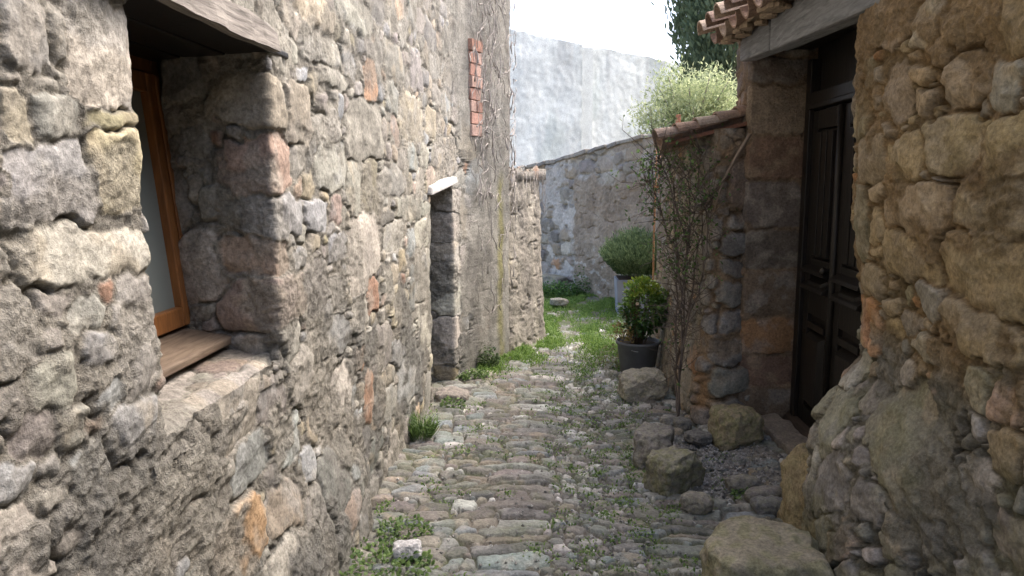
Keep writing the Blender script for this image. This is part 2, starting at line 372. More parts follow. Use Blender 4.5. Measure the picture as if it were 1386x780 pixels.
# ================================================================= LEFT HOUSE
house_l = thing("rubble_house", "tall rubble stone house along the left of the alley with a small deep window", "house", (-.93, 3, 0))
LEFT = [(-.93, -.6), (-.93, 3.0), (-.905, 3.6), (-.865, 4.5), (-.84, 5.36), (-.76, 6.0), (-.62, 6.4), (-.36, 7.03)]
front = Path(LEFT+[(-.42, 7.22), (-.80, 7.32)], 2)
S_END = front.cum[-1]
KL = [(1.975,1.847,.062,.063,'G'),(2.238,1.861,.147,.103,'W'),(2.064,1.87,.027,.048,'G'),(2.048,1.801,.034,.015,'G'),(1.931,1.76,.028,.013,'D'),(2.017,1.77,.058,.017,'G'),(1.939,1.709,.043,.036,'T'),(2.056,1.712,.079,.043,'D'),(2.021,1.593,.14,.078,'B'),(2.261,1.723,.135,.025,'O'),(2.271,1.618,.117,.078,'O'),(2.133,1.446,.213,.052,'W'),(1.879,1.46,.016,.042,'G'),(2.261,1.247,.083,.131,'V'),(2.124,1.25,.062,.036,'B'),(2.221,1.052,.12,.053,'B'),(2.061,1.032,.072,.047,'B'),(2.837,1.03,.30,.035,'G'),(2.42,.985,.115,.075,'G'),(2.76,.9,.2,.10,'W'),(2.899,.723,.149,.067,'B'),(3.22,.682,.102,.079,'B'),(3.091,.848,.122,.087,'V'),(2.734,.531,.156,.093,'R2'),(2.958,.334,.169,.058,'W'),(2.48,.842,.196,.09,'G'),(3.14,1.85,.20,.079,'T'),(3.16,1.639,.19,.091,'P2'),(3.25,1.467,.19,.068,'B'),(3.1,1.327,.17,.062,'P2'),(3.19,1.163,.23,.086,'P'),(3.763,2.1,.218,.049,'W'),(3.453,1.835,.13,.107,'T'),(4.38,1.823,.306,.138,'G'),(4.474,2.06,.1,.1,'R'),(4.424,2.213,.142,.042,'D'),(3.613,1.449,.124,.065,'B'),(3.891,1.307,.12,.054,'B'),(3.4,1.304,.077,.04,'B'),(4.307,1.253,.264,.171,'W'),(3.583,1.179,.143,.098,'V'),(4.171,1.556,.122,.125,'G'),(4.459,1.549,.141,.131,'T'),(4.406,1.019,.087,.098,'R'),(4.759,1.395,.173,.04,'D'),(5.447,1.394,.50,.069,'G'),(5.751,1.253,.25,.11,'W'),(5.7,.953,.25,.16,'W'),(5.72,.613,.249,.16,'W'),(4.907,1.272,.211,.082,'G'),(3.92,2.008,.198,.04,'G'),(3.84,1.646,.196,.1,'G'),(3.715,2.237,.222,.05,'T'),(4.25,2.335,.263,.066,'G'),(4.995,2.227,.216,.1,'G'),(5.413,1.957,.328,.134,'T'),(4.876,1.58,.272,.08,'G'),(3.81,.929,.194,.079,'B'),(3.857,.671,.177,.097,'G'),(4.579,.71,.221,.117,'V'),(5.276,.367,.32,.139,'B'),(4.129,.285,.179,.089,'D'),(3.648,.382,.189,.124,'D'),(2.491,.71,.08,.058,'G'),(1.992,.928,.078,.043,'G'),(1.899,1.14,.057,.04,'V'),(2.15,.813,.11,.056,'G'),
      # quoins of the far jamb of the little doorway, wrapped round its corner
      (6.56,1.43,.16,.09,'Q'),(6.55,1.22,.155,.115,'Q'),(6.56,.96,.155,.135,'Q'),(6.55,.67,.155,.145,'Q'),(6.55,.32,.155,.195,'Q'),(6.55,.06,.155,.065,'O')]
KL = [(a, b, c, d, random.uniform(-.08, .08), e) for a, b, c, d, e in KL]
sW0, sW1, hW0, hW1 = 2.355, 3.175, .985, 2.02        # window opening on the wall face
sD0, sD1, hD1 = 5.97, 6.58, 1.535                    # little doorway
PAL_L = dict(G=30, T=15, B=12, W=9, V=9, D=8, O=4, P=3, R=3, P2=3)
fill_seeds(KL, 0, S_END, -.15, 4.5, [(.12, 500), (.085, 2600), (.06, 5000), (.042, 8000), (.028, 9000), (.02, 6000)], PAL_L,
           lambda x, y, r: r.gauss(0, .2) if r.random() > .2 else r.gauss(1.3, .3), .97, (1.1, 2.1), 3)
svL = cols_for(front, 0, S_END, fine=((2.75, 3.35, .0055), (6.1, 6.72, .008))); hvL = rows_for([(-.12, 2.1, .0042), (2.1, 3.3, .011), (3.3, 7.0, .06)])  # unseen wall top raised to keep skylight off the right side
S, H = np.meshgrid(svL.astype(np.float32), hvL.astype(np.float32))
low = sst(1.25-H+.25*fbm(S*2, H*2, 3, 9), -.1, .5)
nearlow = sst(3.0-S+.4*fbm(S*2, H*2, 3, 19), 0, .5)*sst(1.12-H+.3*(S-2.2), -.05, .15)
cov = np.clip(sst(fbm(S*2.6, H*3.0, 4, 4)+.22*nearlow+.10*low, -.02, .22)*(.55+.35*low), 0, .93)
plast = sst(S+.35*fbm(S*2, H*1.5, 4, 6)+.25*sst(H, 1.7, 2.6), 6.75, 7.0)
cov = np.maximum(cov, plast*.97)
mcolL = lerp(np.array((.285, .255, .21), np.float32), np.array((.205, .19, .165), np.float32), (low*sst(fbm(S*1.3, H*1.1, 3, 31), -.35, .35))[..., None])
pc = lerp(np.array((.30, .275, .235), np.float32), np.array((.235, .215, .185), np.float32), sst(fbm(S*4.5, H*.7, 4, 41), -.3, .4)[..., None])
s_moss = front.s_at_y(6.83)
moss = sst(.085-np.abs(S-s_moss+.04*fbm(S*0, H*2, 2, 43))+.03*fbm(S*9, H*5, 3, 44), .0, .07)*sst(1.72-H, 0, .25)
pc = lerp(pc, np.array((.24, .215, .075), np.float32), (moss*.8)[..., None])
mcolL = lerp(mcolL, pc, plast[..., None])
dispL, colL, mL, idL = stone_field(S, H, KL, svL, hvL, joint=.008, relief=.012, mort=.001, mcol=mcolL, cover=cov, seed=100, p=4.5, warp=.017, facet=.15, rough=1.0, crev=.018)
dispL = lerp(dispL, .012+.010*fbm(S*5, H*3, 4, 46)+.004*fbm(S*30, H*20, 2, 47), plast*.85)
dispL = dispL+.013*fbm(S*1.1, H*1.1, 2, 48)           # the whole face waves
dispL = dispL+.10*sst(.55-H, -.2, .55)*sst(S, 2, 3)*sst(4.02-S+.05*fbm(H*5, S*0, 2, 49), 0, .07)    # foot of the wall spreads
# deep hole at the foot of the wall
hole = sst(1-np.sqrt(((S-4.06)/.10)**2+((H-.13)/.17)**2), 0, .35); dispL = dispL-.16*hole
colL = colL*np.array((.94, .985, 1.0), np.float32)
g = Grid()
jit = .018*fbm(H[:, 0]*9, H[:, 0]*0+3, 3, 51)
def inside(s0, s1, h0, h1):
    Sc = (S[:-1, :-1]+S[1:, 1:])/2; Hc = (H[:-1, :-1]+H[1:, 1:])/2
    return (Sc > s0) & (Sc < s1) & (Hc > h0) & (Hc < h1)
PL = place(front, svL, hvL, dispL)
openW = inside(sW0-.05, sW1+.05, hW0, hW1); openD = inside(sD0-.04, sD1+.04, -1, hD1)
g.add(PL, colL, ~(openW | openD), a=1-mL)
def bent(s_c, direction, inner, h0, h1, far=False):
    """strip of the same stone field, bent round the corner s_c into the opening"""
    rows = np.where((hvL >= h0-.006) & (hvL <= h1+.006))[0]
    if direction > 0:       # opening lies at s < s_c: path comes out of the opening and joins the front
        k = np.where((svL > s_c-.42) & (svL < s_c+.056))[0]; Pc, _ = front.at(np.array(s_c)); Pe, _ = front.at(np.array(s_c+.056))
        pts = [(Pc[0]+inner[0], Pc[1]+inner[1]), tuple(Pc), tuple(Pe)]
        L0 = math.hypot(*inner); cumc = L0
    else:
        k = np.where((svL < s_c+.42) & (svL > s_c-.056))[0]; Pc, _ = front.at(np.array(s_c)); Pe, _ = front.at(np.array(s_c-.056))
        pts = [tuple(Pe), tuple(Pc), (Pc[0]+inner[0], Pc[1]+inner[1])]
        cumc = .056
    pa = Path(pts, 0)
    # rounded arris: resample the bend finely, then smooth it
    q = np.linspace(0, pa.cum[-1], 120); P, _ = pa.at(q); ker = np.ones(9)/9
    for c in (0, 1):
        e = np.r_[np.full(4, P[0, c])+(P[0, c]-P[1, c])*np.arange(4, 0, -1), P[:, c], np.full(4, P[-1, c])+(P[-1, c]-P[-2, c])*np.arange(1, 5)]
        P[:, c] = np.convolve(e, ker, 'valid')
    pb = Path(P, 0); pb.cum = q+(s_c-cumc)
    sub = np.ix_(rows, k)
    d_ = dispL[sub]
    g.add(place(pb, svL[k], hvL[rows], d_), colL[sub], a=1-mL[sub])
bent(sW1, 1, (-.50, .13), hW0-.03, hW1+.05)
bent(sW0, -1, (-.50, -.02), hW0-.03, hW1+.05)
bent(sD1, 1, (-.40, .03), -.1, hD1+.1)
bent(sD0, -1, (-.40, 0), -.1, hD1+.1)
# stone ledge under the window, the same field bent over the arris
k = np.where((svL > sW0-.08) & (svL < sW1+.08))[0]; tt = np.linspace(0, .52, 110)
hh = hW0+tt; ri = np.clip(np.searchsorted(hvL, hh), 0, len(hvL)-1); sub = np.ix_(ri, k); dl = dispL[sub]
P2, N2 = front.at(svL[k]); rr = .07; an = np.clip(tt/rr, 0, 1)*math.pi/2
inn = np.where(tt < rr, rr*(1-np.cos(an)), rr+(tt-rr)*.985)[:, None]; zz = np.where(tt < rr, rr*np.sin(an)-rr*.8, rr*.2+(tt-rr)*.02)[:, None]
X = P2[None, :, 0]-N2[None, :, 0]*inn+N2[None, :, 0]*dl*np.cos(an)[:, None]; Y = P2[None, :, 1]-N2[None, :, 1]*inn+0*dl
g.add(np.stack([X, Y, hW0-.012+zz+dl*np.sin(an)[:, None]*.6], -1), colL[sub])
core(g, LEFT[:1]+[(-.93, 1.7)], (.05, .9), -.2, 6.95); core(g, [(-.93, 1.7), (-.93, 2.8)], (.47, .9), -.2, 6.95)
core(g, [(-.93, 1.7), (-.93, 2.8)], (.05, .47), -.2, .98); core(g, [(-.93, 1.7), (-.93, 2.8)], (.09, .47), 2.03, 6.95)
core(g, [(-.93, 2.8), (-.905, 3.6), (-.865, 4.5), (-.84, 5.3)], (.08, .9), -.2, 6.95)
core(g, [(-.84, 5.3), (-.76, 6.05)], (.30, .9), -.2, 6.95); core(g, [(-.84, 5.3), (-.76, 6.05)], (.07, .30), 1.6, 6.95)
core(g, [(-.76, 6.05), (-.62, 6.4), (-.38, 7.0)], (.07, .9), -.2, 6.95)
g.build("masonry", M_STONE, house_l)
# window
win = MB(); T = .10                                     # the casement leans a little inwards at its head
def wx(z): return -1.285-T*(z-1.06)
def wbox(mb, x0, x1, y0, y1, z0, z1):
    mb.hexa([(wx(z0)+x0, y0, z0), (wx(z0)+x1, y0, z0), (wx(z0)+x1, y1, z0), (wx(z0)+x0, y1, z0), (wx(z1)+x0, y0, z1), (wx(z1)+x1, y0, z1), (wx(z1)+x1, y1, z1), (wx(z1)+x0, y1, z1)])
wy0, wy1 = 1.72, 2.74
wbox(win, -.05, .0, wy1-.045, wy1, 1.075, 2.0); wbox(win, -.05, 0, wy0, wy0+.045, 1.075, 2.0)
wbox(win, -.05, -.002, wy0+.045, wy1-.045, 1.955, 2.0)
fr = win.build("window", M_WINWOOD, house_l, bevel=.004)
sash = MB()
wbox(sash, -.045, .012, wy1-.118, wy1-.049, 1.083, 1.95); wbox(sash, -.045, .012, wy0+.049, wy0+.118, 1.083, 1.95)
wbox(sash, -.045, .010, wy0+.119, wy1-.119, 1.083, 1.15); wbox(sash, -.045, .010, wy0+.119, wy1-.119, 1.885, 1.95)
wbox(sash, .012, .022, wy1-.075, wy1-.049, 1.09, 1.945)
sash.build("frame", M_WINWOOD, fr, bevel=.006)
pane = MB(); wbox(pane, -.025, -.018, wy0+.10, wy1-.10, 1.13, 1.9); pane.build("pane", M_PANE, fr)
sill = MB(); sill.hexa([(-1.36, 1.72, 1.045), (-1.11, 1.70, 1.022), (-1.11, 2.67, 1.022), (-1.36, 2.74, 1.045), (-1.36, 1.72, 1.075), (-1.11, 1.70, 1.048), (-1.11, 2.67, 1.048), (-1.36, 2.74, 1.075)])
sill.build("sill", M_SILLWOOD, fr, bevel=.006)
lin = MB()
n = 26
for i in range(n):         # cracked old plank over the window, slightly bowed
    y0, y1 = 1.50+(2.545-1.50)*i/n, 1.50+(2.545-1.50)*(i+1)/n
    f = lambda y: .005*math.sin(y*5)+.002*math.sin(y*19)
    h_ = lambda y: .085+.005*math.sin(y*11+1)-.03*max(0, y-2.27)/.35
    e = lambda y: .003*math.sin(y*31)+.002*math.sin(y*57+2)
    lin.hexa([(-.908, y0, 2.002+f(y0)), (-.87+e(y0), y0, 2.000+f(y0)), (-.87+e(y1), y1, 2.000+f(y1)), (-.908, y1, 2.002+f(y1)),
              (-.908, y0, 2.09+f(y0)), (-.880+e(y0)*.5, y0, 2.000+h_(y0)+f(y0)), (-.880+e(y1)*.5, y1, 2.000+h_(y1)+f(y1)), (-.908, y1, 2.09+f(y1))])
lb = MB()
for j in range(3): lb.box(-1.42+.171*j, -1.252+.171*j, 1.55, 2.74, 1.998+.003*j, 2.027)
lb.build("lintel_shade_board", M_DARKWOOD, house_l, bevel=.006)  # dark wood whose tone also paints the shade of the recess
lin.build("lintel", M_GREYWOOD, house_l)
slab = MB(); slab.hexa([(-.95, 5.30, 1.50), (-.80, 5.28, 1.475), (-.70, 5.98, 1.555), (-.95, 6.05, 1.56), (-.95, 5.30, 1.555), (-.80, 5.30, 1.535), (-.71, 5.95, 1.605), (-.95, 6.05, 1.615)])
slab.col = (.47, .455, .42); slab.c = [slab.col]*len(slab.v)
slab.build("door_lintel", M_PLASTER, house_l, bevel=.012)
nd = MB(); nd.box(-1.02, -.99, 5.38, 5.99, 0, 1.5); nd.build("door", M_DARKWOOD, house_l)
# blocked-up opening of red bricks
bk = MB(); yb = 6.30
for z0 in np.arange(1.93, 2.68, .095):
    for j, (a, b) in enumerate(((0, .085), (.093, .18)) if int(z0*10.6) % 3 else ((0, .18),)):
        P0, n0 = front.at(np.array(front.s_at_y(6.30+a))); P1, n1 = front.at(np.array(front.s_at_y(6.30+b)))
        o = .026+random.uniform(-.012, .008); zt = min(z0+.087, 2.70); c = random.choice([(.45, .26, .20), (.40, .23, .17), (.48, .33, .27), (.42, .29, .23)])
        bk.col = c
        bk.hexa([(P0[0]-.05, P0[1], z0), (P0[0]+n0[0]*o, P0[1]+n0[1]*o, z0), (P1[0]+n1[0]*o, P1[1]+n1[1]*o, z0), (P1[0]-.05, P1[1], z0),
                 (P0[0]-.05, P0[1], zt), (P0[0]+n0[0]*o, P0[1]+n0[1]*o, zt), (P1[0]+n1[0]*o, P1[1]+n1[1]*o, zt), (P1[0]-.05, P1[1], zt)])
bk.build("brick_infill", M_TILE, house_l, bevel=.004)

# ================================================================= LOW WALL beyond the house
lw = thing("low_wall", "low plastered stone wall with loose capping stones, continuing beyond the tall rubble house", "wall", (-.2, 7.5, 0))
lpath = Path([(-.47, 6.92), (-.37, 7.06), (-.18, 7.45), (-.02, 7.86), (-.2, 8.12), (-.7, 8.25)], 2)
sv = cols_for(lpath, 0, lpath.cum[-1], .0022, hi=.014); hv = rows_for([(-.1, 1.78, .008)])
S, H = np.meshgrid(sv.astype(np.float32), hv.astype(np.float32))
seeds = fill_seeds([], 0, lpath.cum[-1], -.15, 1.9, [(.09, 600), (.06, 1500), (.04, 2500), (.028, 3000)], PAL_L, lambda x, y, r: r.gauss(0, .2), .97, (1.1, 2), 8)
cv = np.clip(.97-.75*sst(S, .95, 1.15)*sst(fbm(S*3, H*3, 3, 61), -.3, .2)-.8*sst(H, 1.55, 1.65), 0, 1)
pc = lerp(np.array((.31, .285, .235), np.float32), np.array((.24, .22, .185), np.float32), sst(fbm(S*5, H*.8, 4, 63), -.3, .4)[..., None])
pc = lerp(pc, np.array((.24, .22, .10), np.float32), (.6*sst(.3-S+.2*fbm(S*3, H*2, 3, 65), 0, .25)*sst(1.5-H, 0, .5))[..., None])
d, c, _, _ = stone_field(S, H, seeds, sv, hv, relief=.03, mcol=pc, cover=cv, seed=200)
top = 1.70+.05*fbm(S*6, S*0, 3, 66)-.03*S
P = place(lpath, sv, hv, d+.02*fbm(S*2, H*2, 2, 67), -.045); P[..., 2] = np.minimum(P[..., 2], top)
g = Grid(); g.add(P, c); core(g, [(-.47, 6.95), (-.37, 7.06), (-.18, 7.45), (-.02, 7.86)], (.12, .5), -.1, 1.58)
for i in range(9):
    x = -.40+.36*i/8-.05; y = 7.05+.80*i/8; a = random.uniform(.05, .09)
    g.box(x-.30, x+.02+random.uniform(-.03, .03), y-a, y+a*.9, 1.57, 1.645+random.uniform(0, .06), (.34, .31, .26))
g.build("masonry", M_STONE, lw)

# ================================================================= RIGHT HOUSE
house_r = thing("stone_house", "ochre and grey stone house with a dark panelled door under a tiled eave", "house", (1.6, 3.5, 0))
BULK = [(1.25, -.6), (1.22, 2.4), (1.22, 3.12), (1.36, 3.42), (1.7, 3.5)]
bulk = Path(BULK, 2, side=-1)
KB = [(3.201,2.1,.094,.076,'W'),(3.364,1.888,.091,.09,'T'),(2.782,1.843,.07,.068,'B'),(3.275,1.668,.115,.068,'O'),(3.198,1.498,.216,.083,'T'),(2.804,1.511,.17,.068,'T'),(3.248,1.348,.21,.086,'O'),(2.819,1.338,.19,.098,'O'),(3.6,1.043,.07,.102,'R2'),(2.806,1.17,.204,.064,'O'),(3.248,1.101,.095,.04,'D'),(3.39,.99,.104,.052,'B'),(3.072,1.049,.19,.044,'G'),(3.526,.424,.167,.10,'D'),(3.096,.727,.243,.17,'M'),(2.634,1.009,.06,.054,'P2'),(2.618,.883,.076,.052,'O'),(2.745,.77,.08,.057,'G'),(2.769,.634,.075,.061,'M'),(2.588,.663,.078,.062,'V'),(3.318,.281,.105,.066,'P2'),(2.895,.507,.069,.04,'B'),(3.459,.818,.082,.086,'G'),(3.271,.93,.098,.05,'W'),(2.79,1.001,.071,.062,'M'),(2.965,1.88,.099,.069,'T'),(3.001,1.692,.145,.081,'O'),(2.747,1.677,.09,.077,'O'),(2.979,2.042,.09,.063,'T'),(2.791,1.997,.087,.068,'O'),
      (3.45,2.16,.17,.12,'T'),(3.72,2.12,.09,.09,'T'),(3.58,1.99,.05,.06,'M'),(3.70,1.84,.11,.10,'M'),(3.60,1.665,.17,.085,'T'),(3.70,1.42,.10,.135,'M'),(3.62,1.20,.14,.062,'T'),(3.74,1.02,.06,.09,'R2'),(3.69,.62,.15,.13,'M'),(3.72,.36,.09,.12,'G'),(3.76,.82,.08,.09,'G'),(3.72,.14,.12,.09,'O')]
rot45 = {3: 1}
KB = [(a, b, c, d, (-.75 if b < .55 else (.55 if i == 14 else random.uniform(-.15, .15))) if i in (13, 14, 20, 21, 24, 22, 18) else random.uniform(-.12, .12), e) for i, (a, b, c, d, e) in enumerate(KB)]
fill_seeds(KB, 0, bulk.cum[-1], -.15, 3.3, [(.13, 300), (.09, 900), (.06, 2000), (.04, 3500), (.026, 5000), (.016, 5000)], dict(T=26, O=26, G=12, M=12, W=5, B=6, D=5, R2=5, V=3),
           lambda x, y, r: r.gauss(-.7, .35) if y < .9 else r.gauss(0, .22), .97, (1.1, 2.1), 6)
KB = [q if not (q[1] < .85 and q[5] in 'TO' and i > 42) else q[:5]+(random.choice('GMDBGV'),) for i, q in enumerate(KB)]
sv = cols_for(bulk, 0, bulk.cum[-1], .0026, .0032, .012); hv = rows_for([(-.1, 2.4, .0042), (2.4, 3.2, .03)])
S, H = np.meshgrid(sv.astype(np.float32), hv.astype(np.float32))
cov = np.clip(sst(fbm(S*2.6, H*2.6, 4, 14), .05, .35)*.75, 0, .9)
up = sst(H+.18*fbm(S*2, H*2, 3, 15), .88, 1.1)
mc = lerp(np.array((.19, .175, .135), np.float32), np.array((.265, .195, .115), np.float32), up[..., None])
mc = lerp(mc, np.array((.20, .17, .11), np.float32), (up*.6*sst(fbm(S*2.2, H*1.7, 3, 16), 0, .4))[..., None])
d, c, m, _ = stone_field(S, H, KB, sv, hv, joint=.009, relief=.019, mort=-.006, mcol=mc, cover=cov, seed=300, facet=.36, rough=1.6, crev=.04, p=4.2)
moss = (1-up)*sst(fbm(S*3+9, H*3, 4, 17), .0, .45)*.5
c = lerp(c, np.array((.17, .165, .085), np.float32), moss[..., None])
d = .012+d+.022*fbm(S*1.5, H*1.5, 2, 18)+np.interp(H, [0, .3, .58, .72, .85, 1.05, 1.3, 2.0, 2.4], [.16, .15, .12, .05, -.03, -.04, 0, .04, .05]).astype(np.float32)*sst(S, 2.6, 3.4)
c = lerp(c, c*np.array((.93, .85, .70), np.float32), up[..., None])
g = Grid(); g.add(place(bulk, sv, hv, d), c, flip=True, a=1-m); core(g, [(1.25, -.6), (1.22, 3.0), (1.6, 3.3)], (.16, .6), -.1, 3.15, side=-1)
g.box(1.72, 4.0, -.6, 3.50, -.1, 3.1); g.box(1.35, 4.0, -5, -.61, -.1, 3.1)  # second box: unseen block behind the camera, added to keep sun off left wall
g.build("front_wall", M_STONE, house_r)
# quoined pier on the far side of the door
g = Grid()
pier = Path([(1.68, 4.99), (1.59, 4.97), (1.245, 4.94), (1.22, 5.0), (1.23, 5.35)], 1, side=-1)
seeds = []
z = -.05
for hgt, cl in ((.30, 'T'), (.22, 'P2'), (.25, 'R2'), (.30, 'T'), (.26, 'V'), (.30, 'V'), (.28, 'P2'), (.30, 'T'), (.17, 'V'), (.12, 'D'), (.20, 'P2'), (.2, 'G')):
    seeds.append((.29+random.uniform(-.02, .02), z+hgt/2, .20, hgt/2*.96, 0, cl)); z += hgt
fill_seeds(seeds, 0, pier.cum[-1], -.1, 2.9, [(.06, 300), (.04, 800), (.025, 1500)], dict(T=8, P2=8, V=6, G=6, D=4), lambda x, y, r: r.gauss(0, .2), .95, (1.1, 2), 9)
sv = np.arange(0, pier.cum[-1], .006); hv = rows_for([(-.1, 2.62, .007)])
S, H = np.meshgrid(sv.astype(np.float32), hv.astype(np.float32))
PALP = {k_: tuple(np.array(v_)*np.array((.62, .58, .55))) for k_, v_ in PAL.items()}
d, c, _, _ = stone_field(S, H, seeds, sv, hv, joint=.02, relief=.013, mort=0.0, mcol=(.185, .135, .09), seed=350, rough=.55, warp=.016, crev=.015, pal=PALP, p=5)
g.add(place(pier, sv, hv, d), c, flip=True); g.box(1.29, 1.70, 5.06, 5.4, -.1, 2.6)
g.build("door_pier", M_STONE, house_r)
# wall body behind the door recess
g = Grid(); g.box(1.74, 4.0, 3.5, 5.3, -.1, 2.75); g.build("inner_wall", M_STONE, house_r)
# the door
door = MB(); door.box(1.60, 1.70, 4.86, 4.94, 0, 2.30); door.box(1.60, 1.70, 3.78, 3.86, 0, 2.30); door.box(1.60, 1.70, 3.86, 4.86, 2.03, 2.10); door.box(1.66, 1.72, 3.50, 4.94, 2.104, 2.4); door.box(1.64, 1.72, 3.45, 3.776, 0, 2.3)
door.box(1.585, 1.66, 3.88, 4.84, 2.0, 2.03)
dr = door.build("door", M_DARKWOOD, house_r, bevel=.005)
for (y0, y1) in ((4.372, 4.855), (3.865, 4.348)):
    lf = MB(); w_ = .085; x0, x1 = 1.625, 1.665
    lf.box(x0, x1, y0, y0+w_, .09, 1.99); lf.box(x0, x1, y1-w_, y1, .09, 1.99)
    for z0, z1 in ((.09, .20), (.78, .92), (1.03, 1.12), (1.88, 1.99)): lf.box(x0, x1-.001, y0+w_, y1-w_, z0, z1)
    lf.box(1.650, 1.662, y0+w_, y1-w_, .2, 1.88)
    leaf = lf.build("door_leaf", M_DARKWOOD, dr, bevel=.004)
    pn = MB(); c0, c1 = y0+w_+.012, y1-w_-.012
    def raised(z0, z1):
        b_ = .035
        pn.hexa([(1.652, c0, z0), (1.652, c1, z0), (1.652, c1, z1), (1.652, c0, z1), (1.600, c0+b_, z0+b_), (1.600, c1-b_, z0+b_), (1.600, c1-b_, z1-b_), (1.600, c0+b_, z1-b_)])
    raised(.22, .68); raised(.93, 1.02)
    pn.box(1.618, 1.652, c0, c1, .695, .735)
    for j in range(3):
        a = c0+(c1-c0)*j/3; pn.box(1.612, 1.652, a+.008, a+(c1-c0)/3-.014, 1.14, 1.86)
    for z0 in (.935, 1.035): pn.hexa([(1.578, y0+.05, z0), (1.64, y0+.05, z0-.015), (1.64, y1-.05, z0-.015), (1.578, y1-.05, z0), (1.585, y0+.05, z0+.022), (1.64, y0+.05, z0+.055), (1.64, y1-.05, z0+.055), (1.585, y1-.05, z0+.022)])
    pn.build("door_panel", M_DARKWOOD, dr, bevel=.003)
ast = MB(); ast.tube([(1.618, 4.36, .09), (1.618, 4.36, 1.99)], .022, 10); ast.build("cover_strip", M_DARKWOOD, dr, smooth=True)
kn = MB(); kn.lathe([(0, 0), (.02, 0), (.012, .02), (.024, .04), (.024, .055), (0, .065)], (0, 0, 0), 14)
kn.v = [(1.625-z, 4.42+y, 1.075+x) for x, y, z in kn.v]; kn.build("door_knob", mat_plain("dark_iron", (.05, .045, .04), .45, .8), dr, smooth=True)
dr.location.x -= .045
# threshold timber
th = MB(); th.tube([(1.575, 4.96, .035), (1.57, 4.4, .035), (1.56, 4.1, .03), (1.56, 3.7, .03)], .06, 12); th.build("threshold", mat_wood("threshold_wood", (.04, .03, .024), (.10, .075, .06), (10, 1.2, 10), 6, .8), house_r, smooth=True)
# lintel beam
bm = MB(); bm.hexa([(1.16, 4.36, 2.272), (1.26, 4.36, 2.272), (1.26, 5.0, 2.305), (1.16, 5.0, 2.305), (1.16, 4.36, 2.44), (1.26, 4.36, 2.44), (1.26, 5.0, 2.455), (1.16, 5.0, 2.455)])
bm.hexa([(1.155, 2.9, 2.205), (1.26, 2.9, 2.205), (1.26, 4.315, 2.262), (1.155, 4.315, 2.262), (1.155, 2.9, 2.43), (1.26, 2.9, 2.43), (1.26, 4.315, 2.44), (1.155, 4.315, 2.44)])
bm.box(1.19, 1.25, 4.316, 4.359, 2.29, 2.43)
sf = MB()  # near-black boards stand in for the shade under the beam
for j in range(3): sf.box(1.262+.115*j, 1.37+.115*j, 3.3, 5.02, 2.36+.004*j, 2.42)
sf.build('lintel_shade_board', M_DARKWOOD, house_r, bevel=.006)
bm.build("lintel_beam", M_BEAM, house_r, bevel=.012)
# tiled eave: canal tiles
def canal(mb, p0, dirv, upv, length, r0, r1, cover=True, n=9, th_=.014):
    p0 = Vector(p0); d_ = Vector(dirv).normalized(); u_ = Vector(upv).normalized(); s_ = d_.cross(u_)
    rings = []
    for q, r_ in ((0, r0), (length, r1)):
        for rr in (r_, r_-th_):
            rings.append([p0+d_*q+s_*math.cos(math.pi*k/n)*rr+u_*(math.sin(math.pi*k/n)*rr*.85)*(1 if cover else -1) for k in range(n+1)])
    vs_ = [v for r_ in rings for v in r_]; m = n+1; fs = []
    for k in range(n):
        fs += [(k, k+1, 2*m+k+1, 2*m+k), (m+k+1, m+k, 3*m+k, 3*m+k+1), (k+1, k, m+k, m+k+1), (2*m+k, 2*m+k+1, 3*m+k+1, 3*m+k)]
    fs += [(0, 2*m, 3*m, m), (n, m+n, 3*m+n, 2*m+n)]
    mb.add(vs_, fs)
TC = [(.28, .19, .14), (.30, .215, .165), (.27, .205, .165), (.36, .285, .22), (.23, .16, .125)]
roof = MB(); sl_ = R(16); dv = Vector((math.cos(sl_), 0, math.sin(sl_))); uv = Vector((-math.sin(sl_), 0, math.cos(sl_)))
for i, y in enumerate(np.arange(5.12, 2.9, -.255)):
    for cover in (True, False):
        yy = y-(0 if cover else .127)
        for j in range(5):
            roof.col = random.choice(TC)
            base = Vector((.955+(0 if cover else .04), yy+random.uniform(-.01, .01), 2.455-(0 if cover else -.01)))+dv*(.36*j)+uv*(.035 if cover else .02)+uv*(.012*(1 if cover else 0))
            canal(roof, base, dv+uv*(-.03), uv, .44, .088, .072, cover)
rf = roof.build("roof", M_TILE, house_r, smooth=False)
bd = MB(); bd.col = (.30, .23, .16)
bd.hexa([(1.06, 2.9, 2.43), (3.9, 2.9, 3.225), (3.9, 5.14, 3.225), (1.06, 5.14, 2.43), (1.06, 2.9, 2.46), (3.9, 2.9, 3.265), (3.9, 5.14, 3.265), (1.06, 5.14, 2.46)])
for i in range(40):
    y = random.uniform(3, 5.08); r_ = random.uniform(.02, .04); bd.lathe([(0, 0), (r_, .005), (r_*1.1, r_*.7), (r_*.6, r_*1.3), (0, r_*1.5)], (1.08+random.uniform(-.03, .05), y, 2.40), 7, .15)
bd.build("eave_board", M_TILE, rf)

